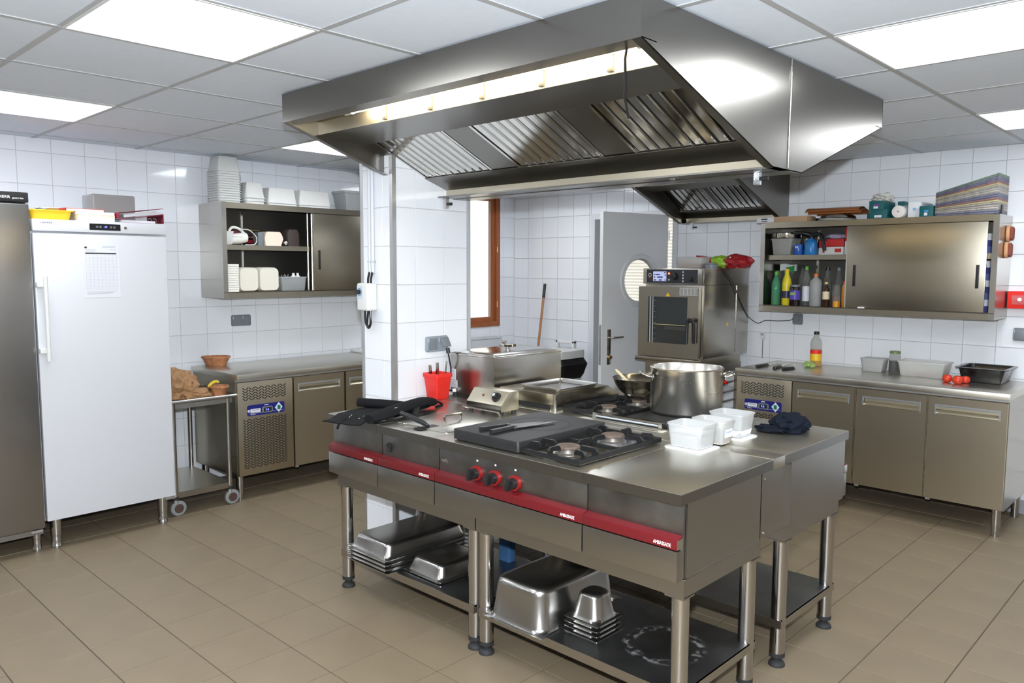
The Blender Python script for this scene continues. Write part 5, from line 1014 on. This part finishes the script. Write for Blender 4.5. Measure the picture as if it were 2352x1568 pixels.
cj = thing('coffee_jar', 'dark jar with a purple and green label', 'jar', (-1.2455, 3.60, ZL)); part('jar', cj, DARKL, lathe([(.036, 0), (.039, .005), (.039, .13), (.034, .142)], (-1.2455, 3.60, ZL), 22), smooth=50); part('lid', cj, GREYPL, lathe([(.036, .142), (.036, .155), (.03, .157)], (-1.2455, 3.60, ZL), 20), smooth=40); part('label', cj, mat('purple_label', (.08, .05, .35), .4), lathe([(.0395, .045), (.0395, .115)], (-1.2455, 3.60, ZL), 22, False, False), smooth=50); part('label_leaf', cj, mat('label_leaf', (.2, .35, .12), .4), box(-1.262, -1.222, 3.558, 3.5615, ZL+.08, ZL+.10), smooth=0)
bottle('clear bottle with a white label and bright green cap', -1.178, 3.645, ZL, .029, .292, PET, CAPG, .35, band=((.12, .50, PAPER),), shoulder=.60)
bottle('wide flask of grey liquid with an orange cap', -1.104, 3.64, ZL, .044, .238, mat('milky_bottle', (.5, .5, .5), .25, trans=.4, ior=1.2), CAPO, .3, fill=(.70, mat('grey_liquid', (.06, .07, .09), .2)), shoulder=.72)
bottle('clear soda bottle with a black cap behind the small sauce bottle', -1.056, 3.735, ZL, .034, .288, PET, CAPK, .35, fill=(.2, DARKL), shoulder=.5); bottle('clear empty bottle with a dark cap in the cabinet corner', -.985, 3.765, ZL, .034, .285, PET, GREYPL, .35, shoulder=.5)
bottle('small dark sauce bottle with a cream label and gold cap', -1.018, 3.62, ZL, .025, .178, mat('brown_glass', (.035, .012, .006), .12), mat('gold_cap', (.65, .5, .15), .35), .4, band=((.30, .62, mat('cream_label', (.70, .58, .40), .5)),), shoulder=.58)
jr = thing('glass_jar', 'clear glass jar with spice beside the sauce bottle', 'jar', (-.968, 3.68, ZL)); part('jar', jr, PET, lathe([(.03, 0), (.033, .004), (.033, .14), (.028, .16)], (-.968, 3.68, ZL), 20), smooth=50); part('contents', jr, mat('reddish_spice', (.25, .10, .07), .7), lathe([(.028, .004), (.03, .08)], (-.968, 3.68, ZL), 20))
sh_ = thing('spice_shaker', 'slim glass spice bottle with an orange base label', 'spice jar', (-.932, 3.60, ZL)); part('glass', sh_, PET, lathe([(.022, 0), (.024, .004), (.024, .12), (.018, .16)], (-.932, 3.60, ZL), 18), smooth=50); part('label', sh_, mat('orange_label', (.72, .30, .01), .4), lathe([(.0244, 0), (.0244, .042)], (-.932, 3.60, ZL), 18, False, False), smooth=50)
bottle('red capped sauce bottle next to the sliding door', -.897, 3.66, ZL, .024, .185, mat('orange_sauce', (.55, .22, .03), .3), REDPL, .45, shoulder=.7)
pb = thing('plastic_bag', 'white and green plastic bag hung behind the oil bottles', 'bag', (-1.42, 3.80, ZL+.20)); part('sheet', pb, mat('white_bag_film', (.68, .72, .70), .35, bump=.8, bscale=20), drape((-1.46, 3.80, 0), (-1.33, 3.80, 0), (-1.33, 3.82, 0), (-1.46, 3.82, 0), ZL+.30, 6, 4, .01, .05), smooth=40); part('green_print', pb, mat('bag_green', (.02, .26, .06), .4), prism([(-1.41, ZL+.285), (-1.34, ZL+.30), (-1.345, ZL+.235)], 'y', 3.79, 3.797), smooth=0)
# upper shelf
t = thing('plastic_tub', 'clear tub with foil on the upper shelf of the right cabinet', 'tub', (-1.37, 3.70, ZU)); part('box', t, TRANSC, tub(.165, .18, .125, .015, .02, .002, .005, .008, (-1.372, 3.70, ZU)), smooth=40); part('foil', t, mat('crumpled_foil', (.7, .72, .75), .2, .8, bump=1, bscale=40), blob(.06, 3, .3, 3, 2, (1.2, 1, .6), -.03, (-1.37, 3.70, ZU+.035)), smooth=30)
single('steel_strainer', 'shallow round steel strainer resting over the clear tub', 'strainer', STEELP, lathe([(.112, .128), (.115, .135), (.115, .165), (.105, .170), (.001, .172)], (-1.37, 3.70, ZU), 36), smooth=40)
single('steel_beaker', 'steel beaker behind the blue can', 'beaker', STEELP, lathe([(.032, 0), (.034, .125), (.030, .125), (.028, .004)], (-1.235, 3.78, ZU), 24), smooth=40)
t = thing('blue_can', 'small blue can beside the gas cartridge', 'can', (-1.243, 3.63, ZU)); part('body', t, mat('blue_paint', (.015, .09, .38), .3), lathe([(.031, 0), (.033, .003), (.033, .074), (.031, .078)], (-1.243, 3.63, ZU), 24), smooth=40); part('print', t, INKW, *[box(-1.251+.012*k, -1.245+.012*k, 3.5965, 3.5972, ZU+.05, ZU+.066) for k in range(2)], smooth=0)
gb = thing('gas_torch', 'blue gas cartridge with a black blowtorch head', 'blowtorch', (-1.157, 3.65, ZU)); part('cartridge', gb, mat('cartridge_blue', (.02, .17, .45), .3), lathe([(.047, 0), (.05, .004), (.05, .034), (.047, .036), (.047, .085), (.036, .105), (.024, .115), (.022, .12)], (-1.157, 3.65, ZU), 26), smooth=50); part('torch_head', gb, BLACKPL, tube(smooth_path([(-1.157, 3.65, ZU+.118), (-1.155, 3.65, ZU+.14), (-1.19, 3.62, ZU+.158), (-1.255, 3.575, ZU+.165)], 4), [.02]*4+[.017]*4+[.012]*5, 10)); part('grip', gb, BLACKPL, tube(smooth_path([(-1.155, 3.65, ZU+.148), (-1.09, 3.64, ZU+.150), (-1.06, 3.63, ZU+.10), (-1.042, 3.62, ZU+.03)], 4), .014, 10))
RP = mat('red_packet', (.50, .02, .022), .4); WPK = mat('white_packet', (.66, .64, .62), .45)
def packet(label, x0, x1, y0, y1, h, top=.5):
    t = thing('coffee_packet', label, 'packet', ((x0+x1)/2, (y0+y1)/2, ZU), group='red and white packets on the upper shelf'); part('lower', t, WPK, box(x0, x1, y0, y1, ZU, ZU+h*top), bevel=.004); part('upper', t, RP, box(x0, x1, y0, y1, ZU+h*top, ZU+h), bevel=.008); part('print', t, RP, box((x0*.5+x1*.5), x1-.015, y0-.0008, y0, ZU+h*.15, ZU+h*.38), smooth=0); return t
packet('red and white packet behind the torch grip', -1.112, -1.05, 3.68, 3.80, .105); packet('red and white packet to the right of the torch grip', -1.042, -.918, 3.65, 3.78, .115); packet('tall red and white packet next to the sliding door', -.913, -.872, 3.66, 3.80, .195)
single('lilac_pouch', 'crumpled lilac pouch lying on the red packets', 'pouch', mat('lilac_film', (.40, .36, .48), .4, bump=.6, bscale=25), blob(.06, 3, .25, 2, 1, (1.2, .8, .35), -.02, (-1.0, 3.72, ZU+.1355)), smooth=40)
for k in range(11): single('checked_cloth', 'folded blue checked cloth behind the cabinet door, %s' % (ORD[k]+' from the bottom' if 0 < k < 10 else 'lowest' if k == 0 else 'topmost'), 'cloth', mat('check_%d' % (k % 3), ((.03, .04, .14), (.55, .55, .6), (.08, .10, .25))[k % 3], .9), loft([rrect(.15, .24, .02, ZL+.0005+k*.041+(.0510 if k > 7 else 0)+z, -.045, 3.70) for z in (0, .012, .030, .0405)]), group='checked cloths behind the right cabinet door', smooth=40)

# ------------------------------------------------------------------ on top of the right cabinet
ZR = 1.9585
t = thing('carton', 'flat brown cardboard carton with a white label on the right cabinet', 'box', (-1.34, 3.66, ZR)); part('box', t, mat('cardboard', (.42, .28, .17), .8), box(-1.54, -1.15, 3.545, 3.70, ZR, ZR+.042), bevel=.002); pl = part('label', t, PAPER, box(-1.541, -1.405, 3.5438, 3.545, ZR+.002, ZR+.040), smooth=0); part('barcode', pl, INK, box(-1.505, -1.455, 3.5432, 3.5438, ZR+.022, ZR+.032), box(-1.50, -1.455, 3.5432, 3.5438, ZR+.008, ZR+.014), smooth=0)
single('round_plate', 'white round plate under the shiny lid on the right cabinet', 'plate', WHITEPL, lathe([(.09, 0), (.115, .004), (.125, .012), (.12, .015), (.08, .008)], (-.985, 3.66, ZR), 36), smooth=50)
single('shiny_lid', 'shiny domed steel lid on the white plate', 'platter', STEELP, lathe([(.122, 0), (.125, .004), (.118, .018), (.09, .030), (.001, .034)], (-.97, 3.66, ZR+.0155), 36), smooth=50)  # domed steel lid resting on the plate
single('foil_dish', 'small shiny dish between the carton and the brown trays', 'dish', STEELP, tub(.10, .14, .03, .012, .02, .002, .008, .003, (-1.16, 3.79, ZR+.0)), smooth=40)
CLAY = mat('terracotta_brown', (.27, .095, .03), .35)
for k, (z, rz, ry) in enumerate(((.050, .0, .0), (.068, .03, .0))):
    o = single('curved_tray', ('lower brown curved tray lying on the shiny lid', 'upper brown curved tray lying on the lower one')[k], 'tray', CLAY, loft([[(x, .09*math.cos(a), .032*math.sin(a)) for a in [PI*q/12 for q in range(13)]]+[(x, .082*math.cos(a), .026*math.sin(a)) for a in [PI*q/12 for q in range(12, -1, -1)]] for x in (-.19, .19)]), loc=(-.975-.02*k, 3.68, ZR+z), smooth=40); o.rotation_euler = (0, ry, rz)
TEAL = mat('teal_box', (.006, .095, .105), .45)
def carton(label, x0, x1, y0, y1, z0, z1, m, band, bc=True):
    t = thing('carton', label, 'box', ((x0+x1)/2, (y0+y1)/2, z0)); part('box', t, m, box(x0, x1, y0, y1, z0, z1), bevel=.002); h = z1-z0
    if band: part('band', t, band, box(x0+.03, x1-.03, y0-.0008, y0, z0+h*.45, z0+h*.62), smooth=0)
    if bc: part('white_sticker', t, PAPER, box(x0+.03, x1-.035, y0-.0008, y0, z0+h*.12, z0+h*.38), smooth=0)
    return t
carton('teal glove box with a purple band, upper of two', -.72, -.625, 3.56, 3.80, ZR+.0625, ZR+.122, TEAL, mat('purple_band', (.20, .03, .30), .5)); carton('teal glove box under the purple banded one', -.712, -.600, 3.56, 3.80, ZR, ZR+.062, TEAL, None); carton('teal box standing behind the two stacked glove boxes', -.595, -.55, 3.755, 3.86, ZR, ZR+.125, TEAL, None, False); carton('small teal box with white sticker at the left of the glove boxes', -.745, -.716, 3.60, 3.80, ZR, ZR+.045, TEAL, None, False)
carton('white printed box between the roll and the teal box', -.478, -.398, 3.60, 3.86, ZR, ZR+.105, mat('white_box', (.70, .72, .75), .5), mat('pale_blue_print', (.25, .45, .70), .5), False); carton('teal glove box with a blue band beside the towels', -.395, -.31, 3.56, 3.82, ZR, ZR+.072, TEAL, mat('bright_blue_band', (.05, .25, .55), .5))
single('crumpled_gloves', 'crumpled white latex gloves on the teal boxes', 'gloves', mat('latex_white', (.66, .65, .60), .6, trans=.1), blob(.055, 4, .5, 2.6, 11, (1.2, 1, .6), -.022, (-.66, 3.66, ZR+.1445)), smooth=30)
t = thing('paper_roll', 'white paper roll lying on its side between boxes', 'roll', (-.53, 3.65, ZR)); part('roll', t, mat('tissue_white', (.74, .71, .68), .8), cyl((-.533, 3.575, ZR+.0425), (-.533, 3.70, ZR+.0425), .042, 28), bevel=.004); part('core', t, mat('pink_core', (.5, .3, .22), .7), cyl((-.533, 3.5735, ZR+.043), (-.533, 3.576, ZR+.043), .007, 12)); part('film', t, TRANSC, cyl((-.533, 3.702, ZR+.047), (-.533, 3.75, ZR+.047), .045, 24))
TC = [((.24, .33, .25), .9), ((.20, .21, .30), .9), ((.46, .42, .39), .9), ((.34, .19, .19), .9), ((.50, .48, .44), .9), ((.55, .52, .32), .9), ((.24, .24, .31), .9), ((.38, .36, .35), .9)]
n = 17; zt = ZR
for k in range(n):
    f_ = k/(n-1); c = TC[(0 if k == n-1 else (1+(k*5) % 7))][0]; h0, h1 = .0085, .0145
    zl = ZR+k*h0+.0006*k; zr_ = ZR+k*h1+.0006*k
    single('folded_towel', 'striped kitchen towel, %s in the folded pile' % ('topmost and green' if k == n-1 else 'lowest' if k == 0 else ORD[k]+' from the bottom' if k < 14 else ('second from the top' if k == 15 else 'third from the top')), 'towel', mat('towel_%d' % (0 if k == n-1 else 1+(k*5) % 7), c, .95, bump=.6, bscale=150, var=.35, vscale=60, stretch=(1, 1, 6)), loft([[(-.30, y, zl+dz*h0) for y, dz in ((3.56, .5), (3.57, 0), (3.84, 0), (3.85, .5), (3.84, 1), (3.57, 1))], [(-.12, y, (zl*.5+zr_*.5)+dz*(h0+h1)/2) for y, dz in ((3.556, .5), (3.566, 0), (3.84, 0), (3.85, .5), (3.84, 1), (3.566, 1))], [(.055, y, zr_+dz*h1*1.0) for y, dz in ((3.56, .5), (3.57, 0), (3.84, 0), (3.85, .5), (3.84, 1), (3.57, 1))]]), group='folded towels on the right cabinet', smooth=30)
single('black_clip', 'small black object beside the folded towels', 'clip', BLACKPL, box(.066, .079, 3.60, 3.63, ZR, ZR+.06), bevel=.004)

# ------------------------------------------------------------------ on the right counter
ZK = .8805
def cknife(label, u0, v0, u1, v1, u2, v2):
    a, b, c = px(u0, v0, z=ZK), px(u1, v1, z=ZK), px(u2, v2, z=ZK); d = (b-a).normalized(); n_ = Vector((-d.y, d.x, 0)); t = thing('kitchen_knife', label, 'knife', tuple(b)); part('handle', t, BLACKPL, loft([[tuple(a+d*s+n_*.013*q+Vector((0, 0, z))) for q, z in ((-1, .001), (-.8, .02), (.8, .02), (1, .001))] for s in (0, (b-a).length)]), bevel=.003); e = (c-b).normalized(); m = Vector((-e.y, e.x, 0)); L_ = (c-b).length
    part('blade', t, STEELP, loft([[tuple(b+e*s+m*w+Vector((0, 0, .004))), tuple(b+e*s-m*w+Vector((0, 0, .004))), tuple(b+e*s-m*w+Vector((0, 0, .007))), tuple(b+e*s+m*w+Vector((0, 0, .007)))] for s, w in ((0, .014), (L_*.7, .010), (L_, .001))]), smooth=0)
cknife('black handled knife nearest the oven on the right counter', 1738, 844, 1762, 840, 1796, 833); cknife('black handled knife in the middle of the three on the right counter', 1778, 848, 1792, 843, 1812, 837); cknife('short black handled knife nearest the lettuce', 1798, 850, 1822, 847, 1826, 838)
bt = bottle('half empty orange juice bottle with a black cap on the counter', -1.122, 3.735, ZK, .042, .258, PET, BLACKPL, .38, fill=(.30, mat('orange_juice', (.75, .38, .005), .3)), band=((.16, .46, mat('yellow_juice_label', (.80, .50, .03), .4)),), shoulder=.68); part('red_sticker', bt, REDPL, lathe([(.0428, .258*.36), (.0428, .258*.47)], (-1.122, 3.735, ZK), 20, False, False), smooth=50)
single('lettuce', 'small heap of green salad leaves beside the bottle', 'salad', mat('lettuce_green', (.30, .42, .14), .6, var=.4, vscale=40), *[xf(blob(.022, 3, .5, 3, k, (1.1, 1, .8)), (-1.135+.02*(k % 3), 3.60+.018*(k//3), ZK+.019+.006*(k % 2))) for k in range(5)], smooth=30)
t = thing('plastic_tub', 'small milky tub of cream food on the right counter', 'tub', (-.688, 3.72, ZK)); part('box', t, TRANSW, tub(.155, .13, .090, .012, .02, .002, .004, .006, (-.688, 3.72, ZK)), smooth=40); part('contents', t, mat('cream_food', (.74, .66, .44), .7), loft([rrect(.125, .10, .015, ZK+.004, -.688, 3.72), rrect(.138, .113, .015, ZK+.055, -.688, 3.72)]), smooth=40); part('lid', t, TRANSW, loft([rrect(.165, .14, .02, ZK+z, -.688, 3.72) for z in (.0905, .095)]), smooth=40)
t = thing('glass_jar', 'glass jar of dark olives with a green lid', 'jar', (-.56, 3.745, ZK)); part('jar', t, PET, lathe([(.034, 0), (.038, .006), (.038, .115), (.032, .130), (.032, .138)], (-.56, 3.745, ZK), 24), smooth=50); part('contents', t, DARKL, lathe([(.032, .004), (.0355, .01), (.0355, .085)], (-.56, 3.745, ZK), 24), smooth=50); part('lid', t, mat('olive_lid', (.16, .22, .10), .4, .3), lathe([(.036, .136), (.036, .151), (.033, .153)], (-.56, 3.745, ZK), 24), smooth=40)
t = thing('plastic_tub', 'large clear tub with red onion slices on the right counter', 'tub', (-.345, 3.68, ZK)); part('box', t, TRANSC, tub(.30, .20, .105, .018, .025, .0025, .006, .008, (-.345, 3.68, ZK)), smooth=40)
for k in range(9): part('onion_slice', t, mat('red_onion', (.36, .05, .11), .5), xf(lathe([(.014, 0), (.018, 0), (.018, .006), (.014, .006)], seg=14, cap0=False, cap1=False), (-.43+.021*k, 3.66+.03*((k*7) % 3-1), ZK+.006+.004*(k % 3)), rx=.4*(k % 3-1)))
single('black_tray', 'deep black plastic gastronorm tray on the right counter', 'tray', mat('gloss_black', (.010, .010, .011), .18), tub(.265, .30, .098, .022, .03, .003, .022, .005, (.020, 3.705, ZK)), smooth=40)
TOM = mat('tomato_red', (.52, .035, .012), .25)
for k, (u, v, r) in enumerate(((2182, 868, .030), (2205, 874, .032), (2216, 866, .029))):
    p = Vector(((-.150, 3.475), (-.078, 3.430), (-.050, 3.497))[k]+(ZK,)); t = thing('tomato', ('tomato at the left end of the row in front of the black tray', 'tomato in the middle of the three in front of the tray', 'tomato touching the black tray')[k], 'tomato', (p.x, p.y, ZK), group='tomatoes by the black tray'); part('flesh', t, TOM, lathe([(.001, 0), (r*.6, .003), (r*.95, r*.5), (r, r*.9), (r*.8, r*1.45), (r*.4, r*1.68), (.002, r*1.6)], (p.x, p.y, ZK), 24), smooth=60); part('stem', t, mat('tomato_stem', (.06, .14, .03), .7), lathe([(.008, r*1.61), (.003, r*1.7)], (p.x, p.y, ZK), 6))
